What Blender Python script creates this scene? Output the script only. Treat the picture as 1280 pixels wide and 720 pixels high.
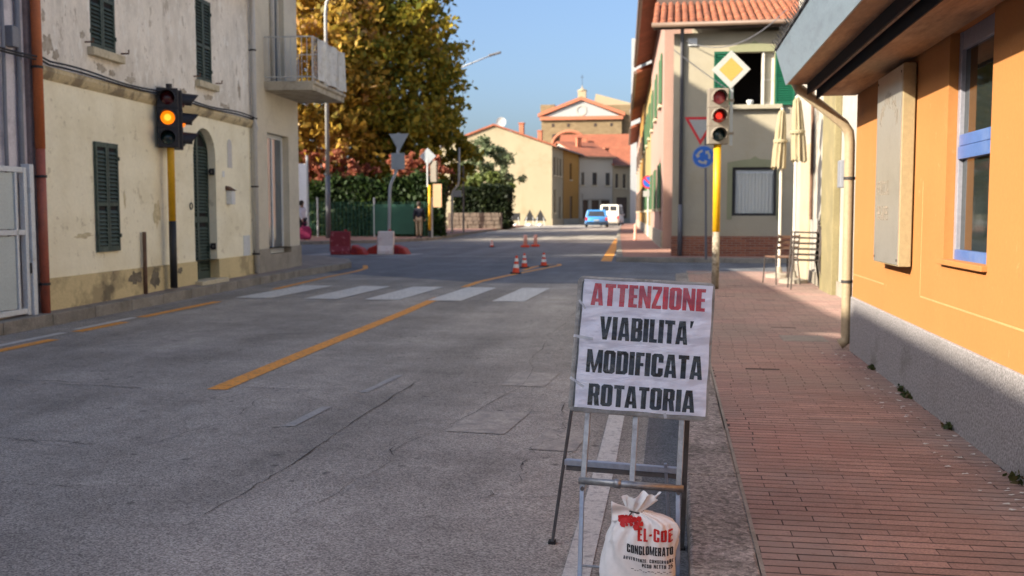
import bpy, bmesh, math, random
import numpy as np
from mathutils import Vector, Matrix, Euler
random.seed(7); rng = np.random.default_rng(7)
R = math.radians; PI = math.pi
for o in list(bpy.data.objects): bpy.data.objects.remove(o)
scene = bpy.context.scene; COL = scene.collection

# ---------------------------------------------------------------- camera, sky, sun, exposure
cam_d = bpy.data.cameras.new('camera'); cam = bpy.data.objects.new('camera', cam_d); COL.objects.link(cam)
cam_d.lens = 35.0; cam_d.sensor_width = 36.0; cam_d.clip_end = 3000; cam_d.clip_start = .05
cam.location = (0, 0, 1.3); cam.rotation_euler = (R(90 - 4.274), 0, R(9.1055))
cam_d.dof.use_dof = True; cam_d.dof.focus_distance = 3.7; cam_d.dof.aperture_fstop = 4.0; cam_d.dof.aperture_blades = 9
scene.camera = cam
SUN_EL = 27.0; SUN_AZ = 234.8                      # azimuth of the sun from +Y towards +X
w = bpy.data.worlds.new('World'); scene.world = w; w.use_nodes = True
nt = w.node_tree; bg = nt.nodes['Background']; sky = nt.nodes.new('ShaderNodeTexSky')
sky.sky_type = 'NISHITA'; sky.sun_disc = False; sky.sun_elevation = R(SUN_EL); sky.sun_rotation = R(SUN_AZ)
sky.air_density = 0.9; sky.dust_density = 4.4; sky.ozone_density = 3.8; sky.altitude = 50
nt.links.new(sky.outputs[0], bg.inputs[0]); bg.inputs[1].default_value = 0.09
sd = bpy.data.lights.new('sun', 'SUN'); sd.energy = 4.0; sd.angle = R(.55); sd.color = (1, .90, .74)
sun = bpy.data.objects.new('sun', sd); COL.objects.link(sun)
sv = Vector((math.sin(R(SUN_AZ)) * math.cos(R(SUN_EL)), math.cos(R(SUN_AZ)) * math.cos(R(SUN_EL)), math.sin(R(SUN_EL))))
sun.rotation_euler = sv.to_track_quat('Z', 'Y').to_euler(); sun.location = sv * 40
vs = scene.view_settings; vs.view_transform = 'Standard'; vs.look = 'None'; vs.gamma = 1.0; vs.exposure = 1.64
vs.use_curve_mapping = False

# ---------------------------------------------------------------- helpers
def lin(c): return c / 12.92 if c <= .04045 else ((c + .055) / 1.055) ** 2.4
def C8(r, g, b): return (lin(r / 255), lin(g / 255), lin(b / 255), 1)
MATS = {}
def mat(name, col, rough=.8, var=.12, scale=2.0, fvar=.08, fscale=45, bump=.15, bscale=60, bdist=.01, metal=0.0, rnd=0.0, isl=0.0,
        dirt=None, coat=0.0, spec=.4, stretch=None, alpha=1.0, emit=None, trans=0.0, sub=0.0, world=False):
    """Principled material: base colour varied by coarse and fine noise, optional dirt patches, per-object / per-island randomness."""
    m = bpy.data.materials.new(name); m.use_nodes = True; t = m.node_tree; N = t.nodes; L = t.links
    b = N['Principled BSDF']; b.inputs['Roughness'].default_value = rough; b.inputs['Metallic'].default_value = metal
    b.inputs['Specular IOR Level'].default_value = spec; b.inputs['Coat Weight'].default_value = coat
    b.inputs['Coat Roughness'].default_value = .08
    if trans: b.inputs['Transmission Weight'].default_value = trans
    if sub: b.inputs['Subsurface Weight'].default_value = sub
    tc = N.new('ShaderNodeTexCoord'); co = tc.outputs['Object']
    if world: co = N.new('ShaderNodeNewGeometry').outputs['Position']
    if stretch:
        mp = N.new('ShaderNodeMapping'); mp.inputs['Scale'].default_value = stretch; L.new(co, mp.inputs[0]); co = mp.outputs[0]
    def noise(s, det=5, r=.6):
        n = N.new('ShaderNodeTexNoise'); n.inputs['Scale'].default_value = s; n.inputs['Detail'].default_value = det
        n.inputs['Roughness'].default_value = r; L.new(co, n.inputs['Vector']); return n.outputs[0]
    def mrange(v, a, c, lo=.25, hi=.75):
        q = N.new('ShaderNodeMapRange'); q.inputs[1].default_value = lo; q.inputs[2].default_value = hi
        q.inputs[3].default_value = a; q.inputs[4].default_value = c; L.new(v, q.inputs[0]); return q.outputs[0]
    def mul(a, c):
        q = N.new('ShaderNodeMath'); q.operation = 'MULTIPLY'; L.new(a, q.inputs[0]); L.new(c, q.inputs[1]); return q.outputs[0]
    f = mrange(noise(scale), 1 - var, 1 + var)
    if fvar: f = mul(f, mrange(noise(fscale, 3), 1 - fvar, 1 + fvar, .36, .64))
    if rnd:
        oi = N.new('ShaderNodeObjectInfo'); f = mul(f, mrange(oi.outputs['Random'], 1 - rnd, 1 + rnd, 0, 1))
    if isl:
        gi = N.new('ShaderNodeNewGeometry'); f = mul(f, mrange(gi.outputs['Random Per Island'], 1 - isl, 1 + isl, 0, 1))
    hs = N.new('ShaderNodeHueSaturation'); hs.inputs['Color'].default_value = col; L.new(f, hs.inputs['Value'])
    out = hs.outputs[0]
    for d in ([] if not dirt else dirt if isinstance(dirt, list) else [dirt]):
        dc, dscale, lo, hi, amt = d
        mx = N.new('ShaderNodeMixRGB'); mx.inputs[2].default_value = dc
        L.new(mrange(noise(dscale, 8, .68), 0, amt, lo, hi), mx.inputs[0]); L.new(out, mx.inputs[1]); out = mx.outputs[0]
    L.new(out, b.inputs['Base Color'])
    if bump:
        bp = N.new('ShaderNodeBump'); bp.inputs['Strength'].default_value = bump; bp.inputs['Distance'].default_value = bdist
        L.new(noise(bscale, 6), bp.inputs['Height']); L.new(bp.outputs[0], b.inputs['Normal'])
    if alpha < 1: b.inputs['Alpha'].default_value = alpha
    if emit:
        b.inputs['Emission Color'].default_value = emit[0]; b.inputs['Emission Strength'].default_value = emit[1]
    MATS[name] = m; return m
def glass_mat(name, col, rough=.05):
    return mat(name, col, rough=rough, var=.3, scale=1.2, fvar=0, bump=.03, bscale=1.5, bdist=.02, spec=.9)

class MB:
    """collects shapes into one mesh; .X is the transform applied to what is added"""
    def __init__(s): s.v = []; s.f = []; s.X = Matrix.Identity(4)
    def add(s, vs, fs):
        n = len(s.v); s.v += [tuple(s.X @ Vector(p)) for p in vs]; s.f += [tuple(i + n for i in q) for q in fs]; return s
    def box(s, x0, x1, y0, y1, z0, z1):
        return s.add([(x0,y0,z0),(x1,y0,z0),(x1,y1,z0),(x0,y1,z0),(x0,y0,z1),(x1,y0,z1),(x1,y1,z1),(x0,y1,z1)],
                     [(0,3,2,1),(4,5,6,7),(0,1,5,4),(1,2,6,5),(2,3,7,6),(3,0,4,7)])
    def quad(s, a, b, c, d): return s.add([a, b, c, d], [(0, 1, 2, 3)])
    def poly(s, pts): return s.add(pts, [tuple(range(len(pts)))])
    def beam(s, p0, p1, w, h, upv=(0, 0, 1)):
        p0 = Vector(p0); p1 = Vector(p1); d = (p1 - p0).normalized(); u = Vector(upv)
        if abs(d.dot(u)) > .98: u = Vector((0, 1, 0))
        a = d.cross(u).normalized() * (w / 2); c = a.cross(d).normalized() * (h / 2)
        vs = [p + x * a + y * c for p in (p0, p1) for x, y in ((-1,-1),(1,-1),(1,1),(-1,1))]
        return s.add(vs, [(0,1,2,3),(7,6,5,4),(0,4,5,1),(1,5,6,2),(2,6,7,3),(3,7,4,0)])
    def tube(s, pts, r, n=10, caps=True):
        pts = [Vector(p) for p in pts]; rs = r if isinstance(r, (list, tuple)) else [r] * len(pts)
        vs = []; u = None
        for i, p in enumerate(pts):
            d = (pts[min(i+1, len(pts)-1)] - pts[max(i-1, 0)]).normalized()
            if u is None:
                u = Vector((0,0,1)) if abs(d.z) < .9 else Vector((1,0,0))
            a = d.cross(u).normalized(); c = a.cross(d).normalized(); u = c
            vs += [p + (a * math.cos(2*PI*k/n) + c * math.sin(2*PI*k/n)) * rs[i] for k in range(n)]
        fs = []
        for i in range(len(pts) - 1):
            for k in range(n): fs.append((i*n+k, (i+1)*n+k, (i+1)*n+(k+1)%n, i*n+(k+1)%n))
        if caps: fs += [tuple(range(n)), tuple(range((len(pts)-1)*n, len(pts)*n))[::-1]]
        return s.add(vs, fs)
    def lathe(s, prof, n=16, c=(0,0,0), caps=True):
        vs = [(c[0] + r*math.cos(2*PI*k/n), c[1] + r*math.sin(2*PI*k/n), c[2] + z) for r, z in prof for k in range(n)]
        fs = [(i*n+k, i*n+(k+1)%n, (i+1)*n+(k+1)%n, (i+1)*n+k) for i in range(len(prof)-1) for k in range(n)]
        if caps: fs += [tuple(range(n))[::-1], tuple(range((len(prof)-1)*n, len(prof)*n))]
        return s.add(vs, fs)
    def prism(s, pts, e):
        """polygon pts (3D) extruded by vector e"""
        n = len(pts); e = Vector(e); vs = [Vector(p) for p in pts] + [Vector(p) + e for p in pts]
        return s.add(vs, [tuple(range(n))[::-1], tuple(range(n, 2*n))] + [(i, (i+1)%n, n+(i+1)%n, n+i) for i in range(n)])
    def loft(s, rings, close=True):
        n = len(rings[0]); vs = [p for r in rings for p in r]
        fs = [(i*n+k, i*n+(k+1)%n, (i+1)*n+(k+1)%n, (i+1)*n+k) for i in range(len(rings)-1) for k in range(n)]
        if close: fs += [tuple(range(n))[::-1], tuple(range((len(rings)-1)*n, len(rings)*n))]
        return s.add(vs, fs)
    def mesh(s, name, m, smooth=False, fix=True):
        me = bpy.data.meshes.new(name); me.from_pydata(s.v, [], s.f)
        if fix:
            bm = bmesh.new(); bm.from_mesh(me); bmesh.ops.recalc_face_normals(bm, faces=bm.faces); bm.to_mesh(me); bm.free()
        if m: me.materials.append(MATS[m] if isinstance(m, str) else m)
        if smooth: me.polygons.foreach_set('use_smooth', [True] * len(me.polygons))
        return me
    def build(s, name, m, parent=None, smooth=False, bevel=0, fix=True, loc=None, sub=0):
        o = link(name, s.mesh(name, m, smooth, fix), parent, loc)
        if bevel:
            bv = o.modifiers.new('bevel', 'BEVEL'); bv.width = bevel; bv.segments = 2; bv.limit_method = 'ANGLE'; bv.angle_limit = R(40)
        if sub:
            q = o.modifiers.new('sub', 'SUBSURF'); q.levels = sub; q.render_levels = sub
        return o
def link(name, me, parent=None, loc=None):
    o = bpy.data.objects.new(name, me); COL.objects.link(o)
    if parent: o.parent = parent
    if loc: o.location = loc
    return o
def tag(o, label=None, cat=None, group=None, kind=None):
    if label: o['label'] = label
    if cat: o['category'] = cat
    if group: o['group'] = group
    if kind: o['kind'] = kind
    return o
def thing(name, label, cat, loc=(0,0,0), rz=0, group=None):
    o = bpy.data.objects.new(name, None); COL.objects.link(o); o.location = loc; o.rotation_euler = (0, 0, rz); o.empty_display_size = .2
    return tag(o, label, cat, group)
def structure(o): o['kind'] = 'structure'; return o
def copy_tree(o, parent=None):
    c = o.copy(); COL.objects.link(c); c.parent = parent
    for ch in o.children: copy_tree(ch, c)
    return c
def wall_holes(mb, s0, s1, z0, z1, y, th, holes):
    """front face in the x-z plane at y with rectangular holes and reveals th deep (towards +y)"""
    xs = sorted({s0, s1, *[h[0] for h in holes], *[h[1] for h in holes]}); zs = sorted({z0, z1, *[h[2] for h in holes], *[h[3] for h in holes]})
    for i in range(len(xs)-1):
        for j in range(len(zs)-1):
            cx = (xs[i]+xs[i+1])/2; cz = (zs[j]+zs[j+1])/2
            if any(h[0] < cx < h[1] and h[2] < cz < h[3] for h in holes): continue
            mb.quad((xs[i],y,zs[j]),(xs[i+1],y,zs[j]),(xs[i+1],y,zs[j+1]),(xs[i],y,zs[j+1]))
    for a, b, c, d in holes:
        mb.quad((a,y,c),(a,y,d),(a,y+th,d),(a,y+th,c)); mb.quad((b,y,c),(b,y+th,c),(b,y+th,d),(b,y,d))
        mb.quad((a,y,d),(b,y,d),(b,y+th,d),(a,y+th,d)); mb.quad((a,y,c),(a,y+th,c),(b,y+th,c),(b,y,c))
def leaf_mesh(name, pts, size, m, parent=None, flat=0.0, aspect=.62):
    """many small diamond leaves at pts (N,3)"""
    n = len(pts); a = rng.normal(size=(n,3)); a /= np.linalg.norm(a, axis=1)[:,None]
    b = rng.normal(size=(n,3)); b[:,2] *= (1-flat); b -= a*(a*b).sum(1)[:,None]; b /= np.linalg.norm(b, axis=1)[:,None]
    sz = size*rng.uniform(.45, 1.6, n)[:,None]
    V = np.stack([pts-a*sz, pts+b*sz*aspect, pts+a*sz, pts-b*sz*aspect], 1).reshape(-1,3)
    me = bpy.data.meshes.new(name); me.vertices.add(4*n); me.vertices.foreach_set('co', V.ravel().astype(np.float32))
    me.loops.add(4*n); me.loops.foreach_set('vertex_index', np.arange(4*n, dtype=np.int32))
    me.polygons.add(n); me.polygons.foreach_set('loop_start', np.arange(0, 4*n, 4, dtype=np.int32))
    me.update(); me.validate(); me.materials.append(MATS[m]); return link(name, me, parent)
def foliage_mat(name, cols, scale=.5, isl=.45, rough=.6, nscale=2.0):
    m = bpy.data.materials.new(name); m.use_nodes = True; t = m.node_tree; N = t.nodes; L = t.links; b = N['Principled BSDF']
    b.inputs['Roughness'].default_value = rough; b.inputs['Specular IOR Level'].default_value = .3
    tc = N.new('ShaderNodeTexCoord'); n = N.new('ShaderNodeTexNoise'); n.inputs['Scale'].default_value = scale; n.inputs['Detail'].default_value = 3
    L.new(tc.outputs['Object'], n.inputs['Vector']); gi = N.new('ShaderNodeNewGeometry')
    mr = N.new('ShaderNodeMapRange'); mr.inputs[1].default_value = .3; mr.inputs[2].default_value = .7; L.new(n.outputs[0], mr.inputs[0])
    mx = N.new('ShaderNodeMix'); mx.inputs[0].default_value = isl; L.new(mr.outputs[0], mx.inputs[2]); L.new(gi.outputs['Random Per Island'], mx.inputs[3])
    cr = N.new('ShaderNodeValToRGB'); e = cr.color_ramp.elements
    while len(e) < len(cols): e.new(.5)
    for i, c in enumerate(cols): e[i].position = .1 + .8*i/(len(cols)-1); e[i].color = c
    L.new(mx.outputs[0], cr.inputs[0]); L.new(cr.outputs[0], b.inputs['Base Color'])
    tr = N.new('ShaderNodeBsdfTranslucent'); L.new(cr.outputs[0], tr.inputs[0]); ms = N.new('ShaderNodeMixShader'); ms.inputs[0].default_value = .4
    L.new(b.outputs[0], ms.inputs[1]); L.new(tr.outputs[0], ms.inputs[2]); L.new(ms.outputs[0], N['Material Output'].inputs[0])
    MATS[name] = m

# ---------------------------------------------------------------- lettering: heavy condensed capitals as polygons
def ring(o, i):
    n = len(o); return [[o[k], o[(k+1)%n], i[(k+1)%n], i[k]] for k in range(n)]
def rc(x0,y0,x1,y1): return [(x0,y0),(x1,y0),(x1,y1),(x0,y1)]
def oct8(x0,y0,x1,y1,c,cy=None):
    d = cy or c
    return [(x0+c,y0),(x1-c,y0),(x1,y0+d),(x1,y1-d),(x1-c,y1),(x0+c,y1),(x0,y1-d),(x0,y0+d)]
S = .215
O_ = ring(oct8(0,0,.51,1,.1,.09), oct8(S,.15,.51-S,.85,.02,.03))
GL = {
 'A': (.54, [[(0,0),(.19,0),(.295,1),(.13,1)], [(.54,0),(.35,0),(.245,1),(.41,1)], rc(.15,.16,.39,.31)]),
 'B': (.51, [rc(0,0,S,1)] + ring(oct8(.02,0,.51,.54,.09,.08), oct8(S,.14,.52-S,.42,.02)) + ring(oct8(.02,.46,.50,1,.09,.08), oct8(S,.57,.51-S,.86,.02))),
 'C': (.51, [q for k, q in enumerate(O_) if k not in (2,)] + [rc(.51-S,.62,.51,.91), rc(.51-S,.09,.51,.38)]),
 'D': (.51, [rc(0,0,S,1)] + ring([(.02,0),(.39,0),(.51,.1),(.51,.9),(.39,1),(.02,1)], [(S,.15),(.28,.15),(.52-S,.19),(.52-S,.81),(.28,.85),(S,.85)])),
 'E': (.38, [rc(0,0,S,1), rc(S,0,.38,.15), rc(S,.43,.36,.57), rc(S,.85,.38,1)]),
 'F': (.37, [rc(0,0,S,1), rc(S,.41,.35,.55), rc(S,.85,.37,1)]),
 'G': (.51, [q for k, q in enumerate(O_) if k not in (2,)] + [rc(.51-S,.64,.51,.91), rc(.51-S,.05,.51,.52), rc(.26,.40,.51-S,.52)]),
 'I': (.225, [rc(0,0,.225,1)]),
 'K': (.5, [rc(0,0,S,1), [(S,.38),(S,.62),(.32,1),(.5,1)], [(.2,.56),(.31,.7),(.51,0),(.34,0)]]),
 'L': (.36, [rc(0,0,S,1), rc(S,0,.36,.15)]),
 'M': (.7, [rc(0,0,.17,1), rc(.53,0,.7,1), [(.0,1),(.21,1),(.40,.0),(.30,.0)], [(.7,1),(.49,1),(.30,.0),(.40,.0)]]),
 'N': (.52, [rc(0,0,.17,1), rc(.35,0,.52,1), [(.0,1),(.18,1),(.52,0),(.34,0)]]),
 'O': (.51, O_),
 'P': (.47, [rc(0,0,S,1)] + ring(oct8(.02,.4,.47,1,.09,.08), oct8(S,.53,.47-S,.87,.02))),
 'R': (.52, [rc(0,0,S,1)] + ring(oct8(.02,.43,.50,1,.09,.08), oct8(S,.56,.51-S,.86,.02)) + [[(.24,.46),(.45,.5),(.52,0),(.31,0)]]),
 'S': (.46, [rc(0,.62,S,.92), rc(.46-S,.08,.46,.42), rc(.07,.86,.39,1), rc(.07,0,.39,.14), rc(0,.08,S,.32), rc(.46-S,.68,.46,.92), [(0,.64),(S,.72),(.46,.38),(.30,.30)]]),
 'T': (.46, [rc(.12,0,.34,.83), rc(0,.83,.46,1)]),
 'U': (.48, [rc(0,.09,S,1), rc(.48-S,.09,.48,1), [(0,.09),(.1,0),(.38,0),(.48,.09),(.31,.15),(S,.15)]]),
 'V': (.54, [[(0,1),(.19,1),(.33,0),(.17,0)], [(.54,1),(.35,1),(.21,0),(.37,0)]]),
 'Z': (.4, [rc(0,0,.4,.15), rc(0,.85,.4,1), [(0,.15),(.18,.15),(.4,.85),(.22,.85)]]),
 '2': (.44, [rc(0,0,.44,.14), [(0,.14),(.17,.14),(.44,.55),(.28,.6)], rc(.28,.58,.44,.9), rc(.08,.86,.38,1), rc(0,.68,.15,.92)]),
 '5': (.44, [rc(0,.5,.15,1), rc(.15,.86,.42,1), rc(.1,.5,.4,.63), rc(.29,.08,.44,.55), rc(.05,0,.38,.13), rc(0,.06,.15,.3)]),
 '-': (.26, [rc(.02,.4,.24,.56)]), ':': (.17, [rc(.02,.1,.15,.25), rc(.02,.5,.15,.65)]), '.': (.17, [rc(.02,0,.15,.15)]),
 "'": (.2, [[(.03,.72),(.1,.72),(.19,1.02),(.03,1.02)]]), ' ': (.26, []),
}
def text_polys(txt, gap=.055):
    x = 0; out = []
    for ch in txt:
        wd, ps = GL[ch]; out += [[(px + x, py) for px, py in p] for p in ps]; x += wd + gap
    return out, x - gap
def lettering(mb, txt, place, wid, hgt, gap=.055, sub=1):
    """place(u, v, k): (u, v) in metres within the line, k a tiny lift index"""
    ps, W = text_polys(txt, gap)
    for k, p in enumerate(ps):
        mb.poly([place(x / W * wid, y * hgt, k % 7) for x, y in p])

# ---------------------------------------------------------------- materials
mat('asphalt', C8(144,138,130), rough=.88, var=.10, scale=.7, fvar=.0, bump=.0)
def asphalt_nodes(m, gs=150, lo=.52, hi=1.5):
    t = m.node_tree; N = t.nodes; L = t.links; b = N['Principled BSDF']; src = b.inputs['Base Color'].links[0].from_socket
    co = N.new('ShaderNodeNewGeometry').outputs['Position']
    def vor(s, feat='F1', dim='2D'):
        v = N.new('ShaderNodeTexVoronoi'); v.voronoi_dimensions = dim; v.feature = feat; v.inputs['Scale'].default_value = s; L.new(co, v.inputs['Vector']); return v
    def mr(v, lo, hi, a, c):
        q = N.new('ShaderNodeMapRange'); q.inputs[1].default_value = lo; q.inputs[2].default_value = hi; q.inputs[3].default_value = a; q.inputs[4].default_value = c; L.new(v, q.inputs[0]); return q.outputs[0]
    def noise(s, d=4, r=.6, vec=None):
        n = N.new('ShaderNodeTexNoise'); n.inputs['Scale'].default_value = s; n.inputs['Detail'].default_value = d; n.inputs['Roughness'].default_value = r; L.new(vec or co, n.inputs['Vector']); return n.outputs[0]
    v = vor(gs); sp = N.new('ShaderNodeSeparateColor'); L.new(v.outputs['Color'], sp.inputs[0])
    speck = mr(sp.outputs[0], 0, 1, lo, hi)
    def mulc(col, fac):
        q = N.new('ShaderNodeMixRGB'); q.blend_type = 'MULTIPLY'; q.inputs[0].default_value = 1; L.new(col, q.inputs[1]); L.new(fac, q.inputs[2]); return q.outputs[0]
    c = mulc(src, speck)
    mp = N.new('ShaderNodeMapping'); mp.inputs['Scale'].default_value = (1.1, .10, 1); L.new(co, mp.inputs[0])
    c = mulc(c, mr(noise(1.2, 3, .5, mp.outputs[0]), .3, .7, .76, 1.22))          # wear along the wheel tracks
    c = mulc(c, mr(noise(6, 6, .7), .3, .7, .88, 1.12)); c = mulc(c, mr(noise(.9, 6, .7), .36, .64, .80, 1.16))
    # fine crazing in patches
    nv = N.new('ShaderNodeVectorMath'); nv.operation = 'ADD'; L.new(co, nv.inputs[0])
    nn = N.new('ShaderNodeTexNoise'); nn.inputs['Scale'].default_value = 3; nn.inputs['Detail'].default_value = 5; L.new(co, nn.inputs['Vector'])
    sc = N.new('ShaderNodeVectorMath'); sc.operation = 'SCALE'; sc.inputs['Scale'].default_value = .35; L.new(nn.outputs['Color'], sc.inputs[0]); L.new(sc.outputs[0], nv.inputs[1])
    vc = N.new('ShaderNodeTexVoronoi'); vc.voronoi_dimensions = '2D'; vc.feature = 'DISTANCE_TO_EDGE'; vc.inputs['Scale'].default_value = .75; L.new(nv.outputs[0], vc.inputs['Vector'])
    line = mr(vc.outputs['Distance'], 0, .007, 1, 0); msk = mr(noise(.55, 3), .54, .64, 0, .55)
    mu = N.new('ShaderNodeMath'); mu.operation = 'MULTIPLY'; L.new(line, mu.inputs[0]); L.new(msk, mu.inputs[1])
    mx = N.new('ShaderNodeMixRGB'); mx.inputs[2].default_value = C8(40,40,42); L.new(mu.outputs[0], mx.inputs[0]); L.new(c, mx.inputs[1])
    # small dark pits and oil spots
    v2 = vor(3.2); pit = mr(v2.outputs['Distance'], .05, .085, 1, 0); pm = mr(noise(1.3, 2), .5, .6, 0, .6)
    mu2 = N.new('ShaderNodeMath'); mu2.operation = 'MULTIPLY'; L.new(pit, mu2.inputs[0]); L.new(pm, mu2.inputs[1])
    mx2 = N.new('ShaderNodeMixRGB'); mx2.inputs[2].default_value = C8(48,47,47); L.new(mu2.outputs[0], mx2.inputs[0]); L.new(mx.outputs[0], mx2.inputs[1])
    L.new(mx2.outputs[0], b.inputs['Base Color'])
    bp = N.new('ShaderNodeBump'); bp.inputs['Strength'].default_value = .45; bp.inputs['Distance'].default_value = .004
    L.new(v.outputs['Distance'], bp.inputs['Height']); L.new(bp.outputs[0], b.inputs['Normal'])
asphalt_nodes(MATS['asphalt'])
mat('kerb_stone', C8(128,122,116), rough=.9, world=True, var=.15, scale=3, fvar=.28, fscale=120, bump=.35, bscale=160, bdist=.004, rnd=.08, dirt=(C8(70,66,60), 5, .5, .7, .5))
asphalt_nodes(MATS['kerb_stone'], 70, .55, 1.5)
mat('kerb_old', C8(140,133,122), rough=.9, world=True, var=.2, scale=2, fvar=.15, fscale=60, bump=.3, bscale=80, rnd=.1, dirt=(C8(80,74,62), 3, .45, .7, .6))
asphalt_nodes(mat('gutter', C8(100,99,100), rough=.9, bump=0, fvar=0))  # darker tone stands in for shade beside the kerb
mat('crack', C8(50,48,47), rough=.95, bump=0)
def paint(name, col, hole):
    mat(name, col, rough=.75, var=.1, scale=4, fvar=.12, fscale=140, bump=.3, bscale=140, bdist=.003, dirt=[(hole, 22, .5, .66, .85), (hole, 90, .55, .68, .7)])
paint('paint_white', C8(204,202,196), C8(130,128,126)); paint('paint_old', C8(194,191,184), C8(130,128,126))
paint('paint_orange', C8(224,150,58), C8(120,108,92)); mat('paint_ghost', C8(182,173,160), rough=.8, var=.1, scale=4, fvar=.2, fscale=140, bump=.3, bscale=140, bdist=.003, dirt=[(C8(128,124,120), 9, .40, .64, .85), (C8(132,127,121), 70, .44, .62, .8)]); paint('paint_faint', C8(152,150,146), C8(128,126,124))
mat('brick_paver', C8(150,120,108), rough=.9, var=.16, scale=1.0, fvar=.2, fscale=110, bump=.45, bscale=150, bdist=.004, rnd=.2, world=True, dirt=[(C8(166,112,98), .55, .5, .66, .7), (C8(138,124,116), .8, .46, .6, .75), (C8(132,110,100), 2.2, .42, .66, .7), (C8(104,84,76), 14, .56, .72, .6)])
mat('brick_field', C8(148,118,108), rough=.9, var=.18, scale=1.0, fvar=.15, fscale=90, bump=.3, bscale=120, bdist=.003, isl=.16, dirt=[(C8(136,120,108), .8, .42, .62, .75)])
mat('joint_sand', C8(58,47,44), rough=.98, var=.2, scale=4, fvar=.2)
mat('pavement_old', C8(138,126,116), rough=.92, var=.16, scale=1.2, fvar=.15, fscale=80, bump=.3, bscale=90, dirt=(C8(96,88,80), 2, .45, .7, .6))
mat('pavement_red', C8(150,112,98), rough=.92, var=.15, scale=.8, fvar=.12, fscale=30, bump=.1)
mat('earth', C8(120,112,88), rough=.95, var=.25, scale=.05, fvar=.2, fscale=2)
# walls
mat('plaster_yellow', C8(241,232,203), rough=.92, var=.05, scale=1.0, fvar=.03, fscale=18, bump=.18, bscale=30, dirt=[(C8(222,210,176), 1.1, .45, .65, .7), (C8(176,160,124), 2.3, .60, .66, .6), (C8(240,232,206), .8, .55, .7, .5), (C8(186,172,140), 7, .60, .63, .5)])
mat('plaster_plinth', C8(205,186,140), rough=.92, var=.1, scale=1.4, fvar=.06, bump=.3, bscale=40, dirt=[(C8(150,134,102), 1.3, .50, .60, .75), (C8(92,84,70), 1.1, .60, .66, .8)])
mat('plaster_upper', C8(230,222,208), rough=.95, var=.07, scale=1.3, fvar=.06, fscale=30, bump=.35, bscale=25, bdist=.015, stretch=(1.6,1.6,.75), dirt=[(C8(196,188,174), 1.5, .45, .62, .7), (C8(172,160,142), 2.6, .59, .62, .7), (C8(236,232,222), 4.2, .57, .59, .7), (C8(150,138,120), 6.5, .635, .65, .7)])
mat('plaster_corner', C8(206,196,174), rough=.93, var=.06, scale=1, fvar=.05, bump=.2, bscale=30, dirt=[(C8(184,174,154), 1.5, .5, .7, .7)])
mat('flake_grey', C8(178,168,152), rough=.95, var=.12, scale=5, bump=.3, bscale=40, dirt=(C8(140,128,110), 9, .45, .6, .7)); mat('flake_dark', C8(124,114,96), rough=.95, var=.2, scale=6, bump=.3, bscale=40, dirt=(C8(88,80,66), 9, .45, .6, .7)); mat('flake_tan', C8(212,198,160), rough=.95, var=.1, scale=6, bump=.3, bscale=40, dirt=(C8(176,162,128), 9, .45, .6, .7))
mat('stone_plinth', C8(150,142,128), rough=.9, var=.15, scale=2, fvar=.15, fscale=70, bump=.3, bscale=70, dirt=(C8(110,102,90), 3, .5, .7, .6))
mat('lilac_wall', C8(214,207,208), rough=.93, var=.1, scale=1, fvar=.06, bump=.25, bscale=25, dirt=(C8(140,132,136), 2, .5, .68, .6))
mat('corner_strip', C8(134,120,118), rough=.9, var=.15, scale=3, dirt=(C8(96,84,82), 4, .5, .65, .7))
mat('string_course', C8(198,182,146), rough=.92, var=.1, scale=2, bump=.3, bscale=30, dirt=[(C8(120,108,90), 3, .50, .6, .8)])
mat('sill_stone', C8(196,184,156), rough=.9, var=.1, scale=3, bump=.2, dirt=(C8(140,128,104), 6, .5, .65, .6))
mat('shutter_green', C8(62,76,68), rough=.62, var=.18, scale=4, fvar=.15, fscale=30, bump=.1, rnd=.10, dirt=(C8(98,106,98), 7, .52, .66, .5))
mat('shutter_bright', C8(20,86,62), rough=.5, var=.12, scale=4, rnd=.08)
mat('terracotta_pipe', C8(176,98,56), rough=.55, var=.15, scale=3, bump=.05, dirt=(C8(140,84,58), 5, .5, .7, .6))
mat('copper_pipe', C8(160,88,68), rough=.5, var=.15, scale=3, bump=.05, dirt=(C8(120,76,64), 5, .5, .7, .6))
mat('pvc_grey', C8(122,124,130), rough=.55, var=.1, scale=3, bump=.03)
mat('pipe_white', C8(186,184,180), rough=.5, var=.08, scale=4, bump=.03, dirt=(C8(120,112,100), 4, .58, .7, .5))
mat('pipe_cream', C8(152,136,110), rough=.5, var=.06, scale=3, bump=.04, dirt=(C8(150,122,92), 5, .58, .72, .6))
mat('iron_dark', C8(48,46,46), rough=.6, var=.2, scale=8, bump=.1); mat('rust', C8(104,78,62), rough=.85, var=.3, scale=9, bump=.3)
mat('metal_white', C8(206,208,206), rough=.5, var=.06, scale=2, bump=.03, dirt=(C8(150,146,138), 4, .58, .7, .5))
mat('gate_pane', C8(186,194,190), rough=.3, var=.08, scale=1.5, bump=.03, spec=.6)
mat('orange_wall', C8(164,110,59), rough=.9, var=.05, scale=1.1, fvar=.03, fscale=40, bump=.12, bscale=70, bdist=.004, dirt=[(C8(158,103,53), 1.4, .5, .7, .6), (C8(174,126,78), 3, .62, .75, .4), (C8(138,98,58), 6, .61, .66, .35), (C8(182,136,90), 11, .62, .66, .4)])
mat('granite_plinth', C8(136,132,132), rough=.92, var=.08, scale=1.5, fvar=.34, fscale=75, bump=.8, bscale=70, bdist=.012, dirt=[(C8(112,108,106), 3, .5, .7, .5), (C8(92,86,80), 1.6, .58, .68, .5)])
mat('joint_cream', C8(170,136,88), rough=.9, var=.1)
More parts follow.
